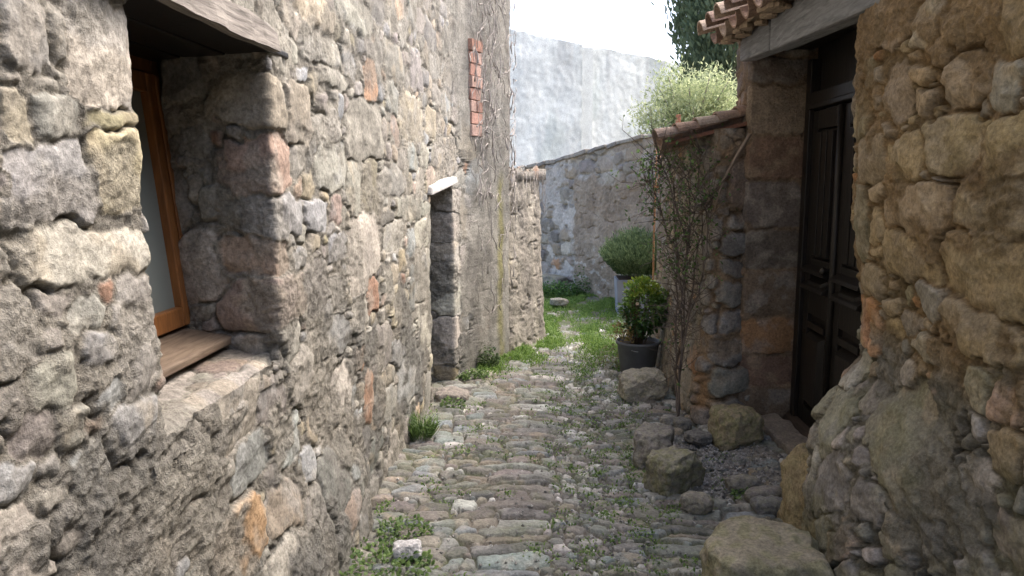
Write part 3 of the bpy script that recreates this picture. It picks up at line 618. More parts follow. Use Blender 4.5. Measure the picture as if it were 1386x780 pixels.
# ================================================================= SHED beyond the door
shed = thing("lean_to_shed", "low stone shed with a terracotta tiled roof beside the potted shrubs", "shed", (1.1, 6, 0))
SP = [(1.30, 5.06), (1.235, 4.985), (1.06, 4.95), (1.01, 5.03), (.995, 6.0), (.985, 7.15), (1.02, 7.25), (1.5, 7.3)]
sp = Path(SP, 2, side=-1)
KS = [(.17, .10, .1, .07, 0, 'D'), (.16, .30, .11, .09, 0, 'D'), (.19, .49, .12, .08, 0, 'D'), (.15, .68, .09, .07, 0, 'D'), (.17, .86, .10, .07, 0, 'V'), (.14, 1.02, .1, .055, .2, 'D'), (.16, 1.18, .1, .06, -.1, 'D'), (.12, 1.32, .09, .05, 0, 'D')]
KS.append((.14, 1.56, .07, .14, .1, 'P'))
fill_seeds(KS, 0, sp.cum[-1], -.15, 2.1, [(.075, 900), (.055, 1800), (.04, 3500), (.026, 4500)], dict(G=14, T=12, D=10, V=8, O=8, R2=3, W=4), lambda x, y, r: r.gauss(0, .2), .96, (1.1, 1.9), 12)
sv = cols_for(sp, 0, sp.cum[-1], .0011, .005, .012); hv = rows_for([(-.1, 2.02, .0065)])
S, H = np.meshgrid(sv.astype(np.float32), hv.astype(np.float32))
mc = lerp(np.array((.23, .165, .105), np.float32), np.array((.27, .24, .19), np.float32), sst(S, .3, .5)[..., None])
d, c, _, _ = stone_field(S, H, KS, sv, hv, joint=.011, relief=.024, mort=-.014, mcol=mc, seed=400, cover=np.clip(sst(fbm(S*3, H*3, 3, 71), .1, .4)*.6+.5*sst(.9-H, 0, .5)*sst(S, .45, .6), 0, .85))
st = sst(fbm(S*6, H*1.2, 3, 72), .25, .5)*sst(.8-H, 0, .5); c = lerp(c, np.array((.33, .17, .06), np.float32), (st*.35)[..., None])
g = Grid(); P = place(sp, sv, hv, d+.06*sst(.9-H, 0, .9)); tp = 1.90-.0*S; P[..., 2] = np.minimum(P[..., 2], tp); g.add(P, c, flip=True)
g.box(1.12, 3.6, 5.42, 7.2, -.1, 1.86); g.box(1.12, 1.26, 5.06, 5.5, -.1, 1.86); g.build("masonry", M_STONE, shed)
roof = MB(); a0 = R(15.5); dv = Vector((math.cos(a0), .14, math.sin(a0))).normalized(); uv = Vector((-math.sin(a0), 0, math.cos(a0)))
for i, y in enumerate(np.arange(4.99, 7.2, .165)):
    xe = .655+.145*(y-4.95); z0 = 1.825
    for cover in (True, False):
        for j in range(14 if i > 2 else 5):
            roof.col = random.choice(TC); L_ = .135
            p = Vector((xe+(0 if cover else .03), y+(0 if cover else .082), z0))+dv*(L_*j)+uv*(.018 if cover else .012)
            canal(roof, p, dv-uv*.09, uv, .19, .070, .056, cover)
rf = roof.build("roof", M_TILE, shed)
bd = MB(); bd.col = (.25, .12, .08); bd.hexa([(.73, 5.0, 1.80), (1.24, 5.0, 1.925), (1.24, 5.32, 1.925), (.76, 5.32, 1.80), (.73, 5.0, 1.82), (1.24, 5.0, 1.95), (1.24, 5.32, 1.95), (.76, 5.32, 1.82)])
bd.hexa([(1.06, 5.34, 1.94), (3.6, 5.34, 2.58), (3.6, 7.25, 2.58), (1.06, 7.25, 1.93), (1.06, 5.34, 1.96), (3.6, 5.34, 2.60), (3.6, 7.25, 2.60), (1.06, 7.25, 1.95)])
bd.build("roof_board", M_TILE, rf)
# cane screen at the far end of the shed
cs = thing("cane_screen", "upright reddish cane screen in the light at the end of the shed", "screen", (.95, 7.3, 0))
for i in range(7):
    x = .98+.03*i; mb = MB(); z1 = 1.93+random.uniform(-.05, .04); mb.tube([(x, 7.32, 0), (x+random.uniform(-.01, .01), 7.32, 1.0), (x+random.uniform(-.012, .012), 7.325, z1)], .009, 7)
    mb.build("cane", M_CANE, cs, smooth=True)
mb = MB(); mb.box(.96, 1.19, 7.331, 7.345, .55, .58); mb.build('rail', M_CANE, cs); mb = MB(); mb.box(.96, 1.19, 7.331, 7.345, 1.5, 1.53); mb.build('rail', M_CANE, cs)
pt = MB(); pt.col = (.36, .17, .10); pt.box(1.255, 1.30, 8.0, 8.045, 0, 2.22); tag(pt.build("post", M_TILE, None, bevel=.004), "thin reddish post standing up behind the shed roof", "post")

# ================================================================= GROUND
gm = MB(); gm.col = (.20, .18, .14); gm.add([(-60, -60, -.14), (60, -60, -.14), (60, 90, -.14), (-60, 90, -.14)], [(0, 1, 2, 3)])
tag(gm.build("ground", M_COBBLE), kind='structure')
def edge_l(y): return -.02+.048*(y-3)
def edge_r(y): return .36+.056*(y-3)
cs_ = []
r = random.Random(21)
def rows_lane(x0f, x1f, y0, y1, tmin, tmax, lmin, lmax, pal, skew):
    y = y0
    while y < y1:
        k = 1.0+.0*(y-3); b = r.uniform(tmin, tmax)*k; xa, xb = x0f(y), x1f(y); x = xb+r.uniform(-.03, .03); first = True
        while x > xa:
            l = (r.uniform(.24, .42) if first and r.random() < .75 else r.uniform(lmin, lmax)); bb = b*r.uniform(.55, 1.12)
            xx = x-l/2; yy = y+skew*(xx-xb)+.012*math.sin(xx*5+y*3)+r.uniform(-.032, .032)*(1 if not first else .4)
            if r.random() < .84: cs_.append((xx, yy, l/2*.98, bb/2, r.gauss(.0, .09 if first else .22)+skew*.6, r.choices(list(pal), list(pal.values()))[0])); x -= l; first = False
        y += b*.93
PC = dict(G=22, V=18, D=14, B=12, T=5, W=5)
rows_lane(lambda y: -1.15, edge_l, 2.0, 7.6, .05, .12, .07, .24, PC, .10)
rows_lane(edge_r, lambda y: edge_r(y)+.46, 2.0, 5.3, .05, .12, .14, .32, PC, -.10)
rows_lane(lambda y: edge_r(y)+.46, lambda y: 1.3, 2.0, 4.0, .06, .12, .14, .3, PC, -.16)
pb = dict(G=14, V=8, W=24, B=10, D=8, T=6)
lane = fill_seeds([q for q in cs_], .0, .42, 2.0, 5.0, [(.034, 250), (.026, 4000), (.019, 8000), (.013, 8000)], pb, lambda x, y, q: q.gauss(0, .7), .95, (1.0, 1.6), 24)
lane = fill_seeds(lane, .10, .56, 5.0, 8.0, [(.034, 250), (.026, 4000), (.019, 9000)], pb, lambda x, y, q: q.gauss(0, .7), .95, (1.0, 1.7), 25)
lane = fill_seeds(lane, -1.2, 1.9, 2.0, 8.6, [(.055, 500), (.04, 2500), (.03, 8000), (.022, 20000), (.015, 16000)], dict(G=16, V=10, W=12, B=10, D=10, T=7), lambda x, y, q: q.gauss(0, .5), .95, (1.05, 1.7), 22)
fill_seeds(lane, -1.2, 1.9, 8.4, 12.5, [(.06, 1500), (.04, 2500)], dict(G=16, V=10, W=9, B=10, D=10), lambda x, y, q: q.gauss(0, .3), .97, (1.1, 2.0), 23)
yv = [2.0]
while yv[-1] < 13: yv.append(yv[-1]+max(.004, .00056*yv[-1]**2)*(1 if yv[-1] > 2.5 else 2))
yv = np.array(yv); xv = np.arange(-1.35, 1.95, .0053)
S, H = np.meshgrid(xv.astype(np.float32), yv.astype(np.float32))
PALC = {k_: tuple(np.array(v_)*np.array((.74, .765, .755))) for k_, v_ in PAL.items()}; PALC = {k_: tuple(np.array(v_)*np.array((1.02, 1.11, 1.19))) for k_, v_ in PALC.items()}; PALC['W'] = (.47, .46, .43); PALC['V'] = (.20, .182, .165); PALC['D'] = (.14, .138, .128)
cl_ = (S > -.02+.048*(H-3)) & (S < .36+.056*(H-3))
gr = sst(fbm(S*2.5, H*2.0, 4, 81), -.05, .35); farg = sst(H, 6.9, 8.2)
dirt = np.clip(.16+.25*gr*0+.75*farg+.55*sst(S, .95, 1.15)*sst(H, 3.4, 3.8)*sst(5.2-H, 0, .3), 0, .95)*sst(fbm(S*4, H*4, 4, 82), -.35, .25)
mc = lerp(np.array((.16, .14, .112), np.float32), np.array((.095, .125, .045), np.float32), np.clip(gr*.65+farg*.5, 0, .9)[..., None])
grv = sst(S, .9, 1.05)*sst(H, 3.6, 4.0); mc = lerp(mc, np.array((.25, .235, .21), np.float32), grv[..., None])
d, c, m, _ = stone_field(S, H, lane, xv, yv, joint=.005, relief=.014, mort=-.020, mcol=mc, cover=np.clip(dirt, 0, .95), seed=500, dome=.11, facet=.24, rough=.8, warp=.013, p=3.6, pal=PALC, flat=.9, edgew=.15, crev=0)
mo = sst(fbm(S*5+3, H*5, 4, 83), .1, .5)*.45*(.5+.5*sst(H, 2, 5)); c = lerp(c, np.array((.13, .145, .06), np.float32), (mo*(1-m*.45))[..., None])
z = d-.012+.02*fbm(S*1.2, H*1.2, 3, 84)-.02*np.exp(-((S-.19)/.2)**2)+.06*sst(S, .9, 1.25)*sst(H, 3.0, 4.2)
P = np.stack([S, H, z], -1); g = Grid(); g.add(P, c)
tag(g.build("path", M_COBBLE), kind='structure')
from mathutils.bvhtree import BVHTree
def ground_z(x, y):
    j = min(max(int(np.searchsorted(yv, y)), 0), len(yv)-1); i = min(max(int(np.searchsorted(xv, x)), 0), len(xv)-1); return float(z[j, i])

# ================================================================= FAR WALL AND HOUSE
fw = thing("garden_wall", "sloping topped stone and grey render wall closing the end of the alley", "wall", (.6, 10.6, 0))
FP = [(-1.6, 13.2), (-.2, 11.85), (.57, 10.55), (1.25, 9.55), (2.4, 8.4)]
fp = Path(FP, 2); s_mid = float(np.interp(11.0, fp.p[::-1, 1], fp.cum[::-1]))
sv = np.arange(0, fp.cum[-1], .012); hv = rows_for([(-.1, 2.5, .010)])
S, H = np.meshgrid(sv.astype(np.float32), hv.astype(np.float32))
seeds = fill_seeds([], 0, fp.cum[-1], -.2, 2.5, [(.09, 1500), (.065, 2500), (.045, 4000)], dict(G=10, T=8, W=8, V=4, R2=2), lambda x, y, q: q.gauss(0, .15), .96, (1.2, 2.3), 31)
sb = float(np.interp(10.95, fp.p[::-1, 1], fp.cum[::-1]))          # where the grey render begins
ren = sst(S-sb+.06*fbm(S*4, H*4, 3, 91)-.1*(1.2-H)*0, 0, .05)*sst(1.60+.05*(S-sb)-H+.15*fbm(S*3, H*3, 3, 92), 0, .12)
lime = sst(fbm(S*2.2, H*2.5, 4, 93)+.35*sst(H, .9, 1.4)-.1, .0, .25)*(1-ren)*(1-.75*sst(S-sb, .1, .4))
cv = np.clip(ren*.95+lime*.85, 0, .97)
mc = lerp(np.array((.36, .33, .28), np.float32), np.array((.50, .47, .42), np.float32), lime[..., None])
mc = lerp(mc, lerp(np.array((.27, .22, .165), np.float32), np.array((.33, .275, .21), np.float32), sst(fbm(S*2, H*2, 4, 94), -.3, .3)[..., None]), ren[..., None])
sp_ = sst(fbm(S*7, H*11, 3, 95), .42, .55)*ren*sst(.9-H, 0, .5); mc = lerp(mc, np.array((.45, .42, .37), np.float32), (sp_*.8)[..., None])
d, c, _, _ = stone_field(S, H, seeds, sv, hv, joint=.014, relief=.026, mort=-.012, mcol=mc, cover=cv, seed=600)
P = place(fp, sv, hv, d+.02*fbm(S*1.5, H*1.5, 2, 96))
s_a, s_b = [float(np.interp(y_, fp.p[::-1, 1], fp.cum[::-1])) for y_ in (11.7, 9.6)]
top = 1.765+(2.09-1.765)*(S-s_a)/(s_b-s_a); P[..., 2] = np.minimum(P[..., 2], np.clip(top+.02*fbm(S*3, S*0, 3, 97), 1.3, 2.4))
g = Grid(); g.add(P, c); core(g, FP[:2], (.06, .4), -.1, 1.5); core(g, FP[1:3], (.06, .4), -.1, 1.72); core(g, FP[2:], (.06, .4), -.1, 1.95); g.build("masonry", M_PLASTER, fw)
cp = MB(); q = s_a-1.0
while q < fp.cum[-1]-.15:
    l = random.uniform(.18, .34); (P0, n0), (P1, n1) = fp.at(np.array(q)), fp.at(np.array(q+l-.012)); t0, t1 = [1.765+.325*(x-s_a)/(s_b-s_a)+random.uniform(-.012, .012) for x in (q, q+l)]
    cp.col = random.choice([(.36, .33, .28), (.30, .28, .25), (.40, .36, .30)])
    h_ = random.uniform(.03, .05); o = .05+random.uniform(-.015, .02)
    A = [(P0+n0*o, t0), (P1+n1*o, t1), (P1-n1*.42, t1), (P0-n0*.42, t0)]
    cp.hexa([(p_[0], p_[1], t_-.01) for p_, t_ in A]+[(p_[0], p_[1], t_+h_) for p_, t_ in A]); q += l
cp.build("coping", M_STONE, fw, bevel=.01)

fh = thing("rendered_house", "large pale rendered house rising behind the garden wall under the white sky", "house", (0, 17, 0))
def facade(name, p0, p1, h0, h1, depth, seed, base, par):
    L_ = math.hypot(p1[0]-p0[0], p1[1]-p0[1]); u = np.linspace(0, 1, int(L_/.035)); hv = np.linspace(0, 1, 130)
    U, V = np.meshgrid(u.astype(np.float32), hv.astype(np.float32)); S = U*L_; top = h0+(h1-h0)*U+.03*fbm(S*3, S*0, 3, seed); H = V*top
    nx, ny = (p1[1]-p0[1])/L_, -(p1[0]-p0[0])/L_
    d = .02*fbm(S*1.2, H*1.2, 4, seed+1)+.006*fbm(S*9, H*9, 3, seed+2)
    c = np.array(base, np.float32)*(1+.10*fbm(S*1.1, H*1.1, 5, seed+3)[..., None]+.08*fbm(S*6, H*2, 3, seed+4)[..., None])
    st = sst(fbm(S*2.8, H*.18, 4, seed+5), .05, .5)*sst(top-H, 1.6, 0)                  # rain streaks below the top
    c = lerp(c, np.array((.42, .41, .40), np.float32), (st*.3)[..., None])
    gn = sst(fbm(S*.9, H*.35, 4, seed+6), .15, .45); c = lerp(c, np.array((.47, .55, .53), np.float32), (gn*.35)[..., None])
    P = np.stack([p0[0]+(p1[0]-p0[0])*U+nx*d, p0[1]+(p1[1]-p0[1])*U+ny*d, H], -1)
    g = Grid(); g.add(P, np.clip(c, 0, .9)); a, b = np.array(p0), np.array(p1); nn = np.array((nx, ny))
    ring = [a-nn*.05, b-nn*.05, b-nn*depth, a-nn*depth]
    g.poly(np.array([(x, y, 0) for x, y in ring]+[(ring[0][0], ring[0][1], h0-.04), (ring[1][0], ring[1][1], h1-.04), (ring[2][0], ring[2][1], h1+.1), (ring[3][0], ring[3][1], h0+.1)]), base)
    g.build(name, M_PLASTER, par)
facade("wall", (-4.0, 14.6), (.66, 17.0), 4.95, 4.37, 3, 700, (.76, .79, .76), fh)
facade("wall", (.84, 17.22), (6.2, 20.2), 4.37, 3.85, 3, 720, (.77, .80, .77), fh)
mb = MB(); mb.col = (.72, .75, .73); mb.hexa([(.60, 17.02, 0), (.90, 17.2, 0), (.8, 17.6, 0), (.5, 17.4, 0), (.60, 17.02, 4.33), (.90, 17.2, 4.33), (.8, 17.6, 4.3), (.5, 17.4, 4.3)]); mb.build("wall_recess", M_PLASTER, fh)

# ================================================================= LOOSE STONES
def rock(name, label, cat, loc, dims, rotz=0, col=(.28, .25, .2), seed=0, amp=.10, sq=8.0, group=None, tilt=(0, 0), moss=.3, n=30, fac=.25):
    rs = np.random.default_rng(seed+900); t = np.linspace(-1, 1, n); A, B = np.meshgrid(t, t); o = np.ones_like(A); Vs = []; Fs = []; k = 0
    i = np.arange(n*n).reshape(n, n); q = np.stack([i[:-1, :-1], i[:-1, 1:], i[1:, 1:], i[1:, :-1]], -1).reshape(-1, 4)
    for f, fl in (((o, A, B), 0), ((-o, A, B), 1), ((A, o, B), 1), ((A, -o, B), 0), ((A, B, o), 0), ((A, B, -o), 1)):
        Vs.append(np.stack(f, -1).reshape(-1, 3)); Fs.append((q[:, ::-1] if fl else q)+k); k += n*n
    V = np.concatenate(Vs); F = np.concatenate(Fs)
    V = V/(np.sum(np.abs(V)**sq, 1)**(1/sq))[:, None]
    for _ in range(16):          # chipped flats
        nn = rs.normal(0, 1, 3); nn /= np.linalg.norm(nn); lim = np.abs(nn).sum()*rs.uniform(.62, .95)
        e = V@nn-lim; V = V-np.clip(e, 0, None)[:, None]*nn*(1-fac*.4)
    W_ = V*np.array(dims)/2; sc = 1/max(dims); nz = np.zeros(len(V))
    for kx, a in ((1.4, .5), (3.1, .32), (7, .16), (16, .08)):
        nz += a*np.array([mnoise.noise(Vector(p)*kx*2*sc+Vector((seed*3.7, 0, 0))) for p in W_])
    W_ = W_*(1+amp*nz)[:, None]
    ch = np.array([mnoise.voronoi(Vector(p)*3.2*sc+Vector((seed*1.7, 3, 1)))[0][0]*.8+.45*mnoise.voronoi(Vector(p)*8*sc+Vector((seed, 7, 1)))[0][0] for p in W_])
    W_ = W_+(W_/np.linalg.norm(W_, axis=1)[:, None])*((ch-.55)*.10*max(dims))[:, None]
    keys = {}; rid = np.zeros(len(W_), np.int64); P = []
    for j, p in enumerate(np.round(V, 5)):
        kk = tuple(p); 
        if kk not in keys: keys[kk] = len(P); P.append(W_[j])
        rid[j] = keys[kk]
    P = np.array(P); P[:, 2] += dims[2]/2; F = rid[F]; F = F[[len(set(f)) == 4 for f in F]]
    up_ = np.clip(P[:, 2]/dims[2], 0, 1); nz2 = np.array([mnoise.noise(Vector(p)*9*sc+Vector((9, seed, 2))) for p in P])
    c = np.array(col)*(1+.25*nz2)[:, None]; c = lerp(c, np.array((.19, .19, .085)), np.clip(sst(nz2+.25, 0, .5)*moss, 0, 1)[:, None])
    o_ = link(name, np_mesh(name, P, [F], np.clip(c, .02, .8)), M_STONE); o_.location = loc; o_.rotation_euler = (tilt[0], tilt[1], rotz)
    return tag(o_, label, cat, group)
rock("stone_block", "largest squared mossy stone block, at the foot of the right hand wall in the foreground", "stone block", (.845, 2.86, -.03), (.44, .44, .26), -.12, (.33, .29, .21), 1, .12, 6, moss=.55, n=46)
rock("stone_block", "squared mossy stone block standing against the pier beside the dark door", "stone block", (1.115, 4.53, -.015), (.25, .24, .25), .25, (.31, .26, .17), 2, .12, 7, moss=.6, n=36)
rock("boulder", "flat faced mossy boulder, nearer of the two edging the gravel", "boulder", (.66, 3.97, -.06), (.27, .24, .25), .5, (.27, .25, .19), 3, .22, 7, tilt=(.15, -.1), moss=.6, n=36)
rock("boulder", "grey boulder just behind the flat faced mossy one, edging the gravel", "boulder", (.60, 4.30, -.06), (.21, .30, .23), -.2, (.235, .215, .19), 4, .22, 7, moss=.25)
rock("boulder", "rough pale boulder in front of the grey bucket pot", "boulder", (.69, 5.62, -.045), (.33, .26, .215), .1, (.34, .31, .25), 5, .28, 7, moss=.3, n=36)
rock("boulder", "tan boulder leaning against the foot of the right wall below the threshold", "boulder", (1.20, 3.42, -.05), (.24, .30, .42), .3, (.33, .26, .15), 6, .22, 7, tilt=(0, .12), moss=.25, n=36)
rock("flat_stone", "small dark flat stone lying left of the block beside the door", "stone", (.90, 4.55, .01), (.14, .13, .07), .6, (.20, .19, .175), 7, .12, 6, moss=.1)
rock("door_step", "long worn grey slab in front of the dark door threshold", "step", (1.42, 4.62, .0), (.17, .74, .09), .06, (.25, .215, .185), 8, .05, 9, tilt=(0, -.06), moss=.1, n=40)
rock("flat_stone", "broad brown flat stone set below the door step slab", "stone", (1.30, 4.02, -.03), (.42, .38, .07), .3, (.25, .205, .15), 9, .10, 4, moss=.15)
rock("white_stone", "loose pale white stone among the weeds at lower left", "stone", (-.60, 3.10, -.01), (.12, .08, .065), .3, (.52, .51, .50), 10, .2, 6, moss=0)
rock("flat_stone", "flat grey stone at the foot of the little doorway's quoins", "stone", (-.70, 5.43, -.03), (.24, .24, .11), .2, (.28, .25, .22), 11, .14, 4, moss=.1)
rock("flat_stone", "squared pale stone lying in the far grass near the low wall end", "stone", (.12, 9.6, .02), (.22, .16, .08), .2, (.36, .33, .26), 12, .1, 6, moss=.2)
rock("stone_step", "mossy stone step by the far wall behind the low wall end", "step", (.02, 11.2, .0), (.55, .3, .2), -.9, (.3, .28, .23), 13, .08, 7, moss=.4)
for i, (x, y, a) in enumerate(((.78, 4.92, .11), (.70, 4.80, .09), (.86, 4.86, .12), (.80, 4.72, .08))):
    rock("cobble", "rounded loose cobble at the foot of the climbing plant", "cobble", (x, y, -.015), (a, a*.85, a*.75), i, ((.31, .29, .26), (.36, .34, .3), (.22, .21, .2), (.33, .28, .22))[i], 30+i, .15, 2.6, group="loose cobbles under the climbing plant", n=16)
for i, (x, y, a, b) in enumerate(((1.10, 3.72, .24, .10), (1.06, 3.60, .17, .10), (1.00, 3.86, .2, .09), (.72, 3.62, .15, .11))):
    rock("cobble", ("long rounded cobble below the brown flat stone", "rounded dark cobble just above the large foreground block", "narrow rounded cobble at the edge of the gravel", "small grey cobble under the flat faced mossy boulder")[i], "cobble", (x, y, -.01), (a, b, .09), .1-.1*i, ((.27, .245, .22), (.21, .205, .2), (.26, .24, .21), (.25, .23, .2))[i], 40+i, .15, 2.8, n=18)
# gravel by the door
gv = []; gf = []; gc = []
for i in range(2600):
    x = random.gauss(.98, .13); y = random.uniform(3.75, 4.75); s_ = random.uniform(.005, .014)
    if x < .72 or x > 1.32: continue
    z0 = ground_z(x, y)+s_*.2; o = len(gv); rot = Matrix.Rotation(random.uniform(0, 6), 3, random.choice('XYZ'))
    for p in ((1, 0, 0), (-1, 0, 0), (0, 1, 0), (0, -1, 0), (0, 0, .8), (0, 0, -.8)): gv.append(Vector((x, y, z0))+rot @ Vector(p)*s_*random.uniform(.7, 1.2))
    gf += [(o+a, o+b, o+c_) for a, b, c_ in ((0, 2, 4), (2, 1, 4), (1, 3, 4), (3, 0, 4), (2, 0, 5), (1, 2, 5), (3, 1, 5), (0, 3, 5))]; v = random.uniform(.16, .42); gc += [(v, v*.96, v*.9)]*6
tag(link("gravel", np_mesh("gravel", np.array(gv), [np.array(gf)], np.array(gc), False), M_STONE), "loose grey gravel in front of the door step", "gravel", kind='stuff')

gv = []; gf = []; gc = []; rg = random.Random(91)
for i in range(7000):
    y = 2.5+5.5*rg.random()**1.3; x = rg.uniform(-.85, 1.05) if rg.random() < .5 else rg.gauss(.22+.05*(y-3), .17); s_ = rg.uniform(.003, .010)
    gx, gy = x, y; best = ground_z(x, y)
    for _ in range(3):                       # grit settles in the joints
        a, b = x+rg.gauss(0, .03), y+rg.gauss(0, .03); zz = ground_z(a, b)
        if zz < best: gx, gy, best = a, b, zz
    o = len(gv); rot = Matrix.Rotation(rg.uniform(0, 6), 3, rg.choice('XYZ'))
    for p in ((1, 0, 0), (-1, 0, 0), (0, 1, 0), (0, -1, 0), (0, 0, .8), (0, 0, -.8)): gv.append(Vector((gx, gy, best+s_*.3))+rot @ Vector(p)*s_*rg.uniform(.7, 1.3))
    gf += [(o+a, o+b, o+c_) for a, b, c_ in ((0, 2, 4), (2, 1, 4), (1, 3, 4), (3, 0, 4), (2, 0, 5), (1, 2, 5), (3, 1, 5), (0, 3, 5))]; v = rg.uniform(.14, .46); gc += [(v, v*.97, v*.91)]*6
tag(link("grit", np_mesh("grit", np.array(gv), [np.array(gf)], np.array(gc), False), M_STONE), "fine pale grit lying in the joints between the cobbles", "grit", kind='stuff')

# ================================================================= PLANTS
def leaves(Pc, D, Nn, L_, W_, col, bend=.15):
    """one six-point leaf per row: centre base Pc, direction D, normal Nn"""
    D = D/np.linalg.norm(D, axis=1)[:, None]; Sd = np.cross(D, Nn); Sd /= (np.linalg.norm(Sd, axis=1)[:, None]+1e-9); U = np.cross(Sd, D)
    L_ = L_[:, None]; W_ = W_[:, None]
    p = [Pc, Pc+D*L_*.35+Sd*W_*.5+U*L_*bend*.3, Pc+D*L_*.72+Sd*W_*.42+U*L_*bend*.3, Pc+D*L_-U*L_*bend, Pc+D*L_*.72-Sd*W_*.42+U*L_*bend*.3, Pc+D*L_*.35-Sd*W_*.5+U*L_*bend*.3]
    V = np.stack(p, 1).reshape(-1, 3); n = len(Pc); b = np.arange(n)[:, None]*6
    F = np.concatenate([b+np.array([[0, 1, 5]]), b+np.array([[2, 3, 4]])]); Q = b+np.array([[1, 2, 4, 5]])
    return V, F, Q, np.repeat(col, 6, 0)
def leaf_obj(name, args, mat, parent=None):
    V, F, Q, K = leaves(*args); return link(name, np_mesh(name, V, [F, Q], K, False), mat, parent)
def unit(n): v = rng.normal(0, 1, (n, 3)); return v/np.linalg.norm(v, axis=1)[:, None]
def mixc(a, b, t): return np.array(a)+(np.array(b)-np.array(a))*t[:, None]
def tubes(name, paths, mat, parent, col=(.2, .16, .12), n=5):
    mb = MB(); mb.col = col
    for p, r_ in paths: mb.tube(p, r_, n)
    return mb.build(name, mat, parent, smooth=True)

# cypress behind the shed
cy = thing("cypress", "tall dark green cypress standing behind the tiled eave", "tree", (3.35, 14.5, 0))
tubes("trunk", [([(3.35, 14.5, 0), (3.36, 14.5, 4), (3.35, 14.52, 8.6)], [.17, .12, .03])], M_TWIG, cy, n=8)
nc = 520; zc = rng.uniform(.6, 9.0, nc); rad = 1.5*np.clip(np.sin(np.clip((zc+.6)/10.2, 0, 1)*math.pi)**.55, .1, 1)*(1-.25*np.clip((zc-5)/4, 0, 1)); an = rng.uniform(0, 6.28, nc)
rr_ = rad*rng.uniform(.72, 1.05, nc); cc = np.stack([3.75+rr_*np.cos(an), 14.5+rr_*np.sin(an), zc], 1); csz = rng.uniform(.22, .42, nc)
k = rng.integers(0, nc, 60000); pl = rng.normal(0, 1, (60000, 3))*np.array([.32, .32, .75])*csz[k][:, None]; Pc = cc[k]+pl
D = np.array([0, 0, 1.0])+.55*unit(60000)+.35*np.stack([np.cos(an[k]), np.sin(an[k]), 0*k], 1)
col = mixc((.08, .115, .065), (.17, .21, .12), np.clip(rng.beta(2, 2, 60000)*.6+.5*rng.random(nc)[k]-.1, 0, 1))  # foliage colours lifted to paint haze into the crown
leaf_obj("crown", (Pc, D, unit(60000), rng.uniform(.09, .18, 60000), rng.uniform(.03, .055, 60000), col, .1), M_NEEDLE, cy)

# pale olive behind the shed roof
ol = thing("olive_tree", "pale silvery green olive tree behind the shed roof", "tree", (1.75, 10.3, 0))
br = [([(1.75, 10.3, 0), (1.72, 10.3, .9), (1.8, 10.28, 1.7)], [.09, .075, .06])]; tips = []
for i in range(44):
    a = random.uniform(0, 6.28); rr = random.uniform(.2, 1.0); e = Vector((1.84+rr*.68*math.cos(a), 10.3+rr*.6*math.sin(a), 2.2+random.uniform(-.15, 1.05)*(1.1-rr*.55)))
    mid = Vector((1.8, 10.28, 1.7)).lerp(e, .5)+Vector((0, 0, .12)); br.append(([(1.8, 10.28, 1.6+.01*i*.3), tuple(mid), tuple(e)], [.028, .016, .006])); tips.append((mid, e))
tubes("trunk", br, M_TWIG, ol, (.24, .21, .18))
n = 15000; k = rng.integers(0, len(tips), n); t = rng.uniform(.25, 1.12, n)[:, None]
A = np.array([tuple(x[0]) for x in tips]); B = np.array([tuple(x[1]) for x in tips]); Pc = A[k]+(B[k]-A[k])*t+rng.normal(0, .105, (n, 3))
D = (B[k]-A[k])/np.linalg.norm(B[k]-A[k], axis=1)[:, None]*.6+unit(n)+np.array([0, 0, .25])
leaf_obj("crown", (Pc, D, unit(n), rng.uniform(.045, .08, n), rng.uniform(.010, .018, n), mixc((.20, .25, .12), (.46, .49, .29), rng.beta(1.3, 1.3, n)), .15), M_OLIVE, ol)

# bucket pot with shrub
bp = thing("potted_shrub", "glossy green shrub with a pale flower in a dark grey bucket pot", "potted plant", (.735, 6.35, 0))
mb = MB(); mb.lathe([(.0, .005), (.138, .005), (.142, .01), (.172, .235), (.183, .238), (.186, .25), (.182, .262), (.172, .262), (.168, .235), (.0, .225)], (.735, 6.35, 0), 48, .006); mb.build("pot", M_POT, bp, smooth=True)
mb = MB(); mb.tube([(.735+.166*math.cos(a), 6.35+.172*math.sin(a), .205-.004*math.sin((a-4.4)*8)) for a in np.linspace(4.28, 4.62, 6)], .004, 6); mb.build("handle", mat_plain("pot_handle", (.3, .31, .32), .5), bp, smooth=True)
mb = MB(); mb.col = (.1, .075, .05); mb.lathe([(0, .238), (.168, .234)], (.735, 6.35, 0), 32); mb.build("soil", M_STONE, bp)
st = [];
for i in range(18):
    a = random.uniform(0, 6.28); rr = random.uniform(.05, .19); st.append(([(.735+rr*.3*math.cos(a), 6.35+rr*.3*math.sin(a), .23), (.735+rr*.6*math.cos(a), 6.35+rr*.6*math.sin(a), .42), (.75+rr*math.cos(a), 6.35+rr*math.sin(a), .52+random.uniform(0, .22))], [.008, .006, .003]))
tubes("stems", st, M_TWIG, bp, (.14, .10, .06))
n = 1900; v = unit(n); rad = rng.uniform(.35, 1.03, n)**.6; Pc = np.stack([.775+.17*v[:, 0]*rad, 6.35+.2*v[:, 1]*rad, .535+.245*v[:, 2]*rad], 1)
Pc[:, 0] += .03*np.sin(Pc[:, 2]*30+Pc[:, 1]*20); keep = Pc[:, 2] > .27
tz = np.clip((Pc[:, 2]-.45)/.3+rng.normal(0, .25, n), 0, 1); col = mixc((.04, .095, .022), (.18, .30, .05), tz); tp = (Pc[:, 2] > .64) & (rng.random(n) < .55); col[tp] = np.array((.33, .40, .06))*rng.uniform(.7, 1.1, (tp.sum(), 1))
D = v+.7*unit(n)+np.array([0, 0, .3])
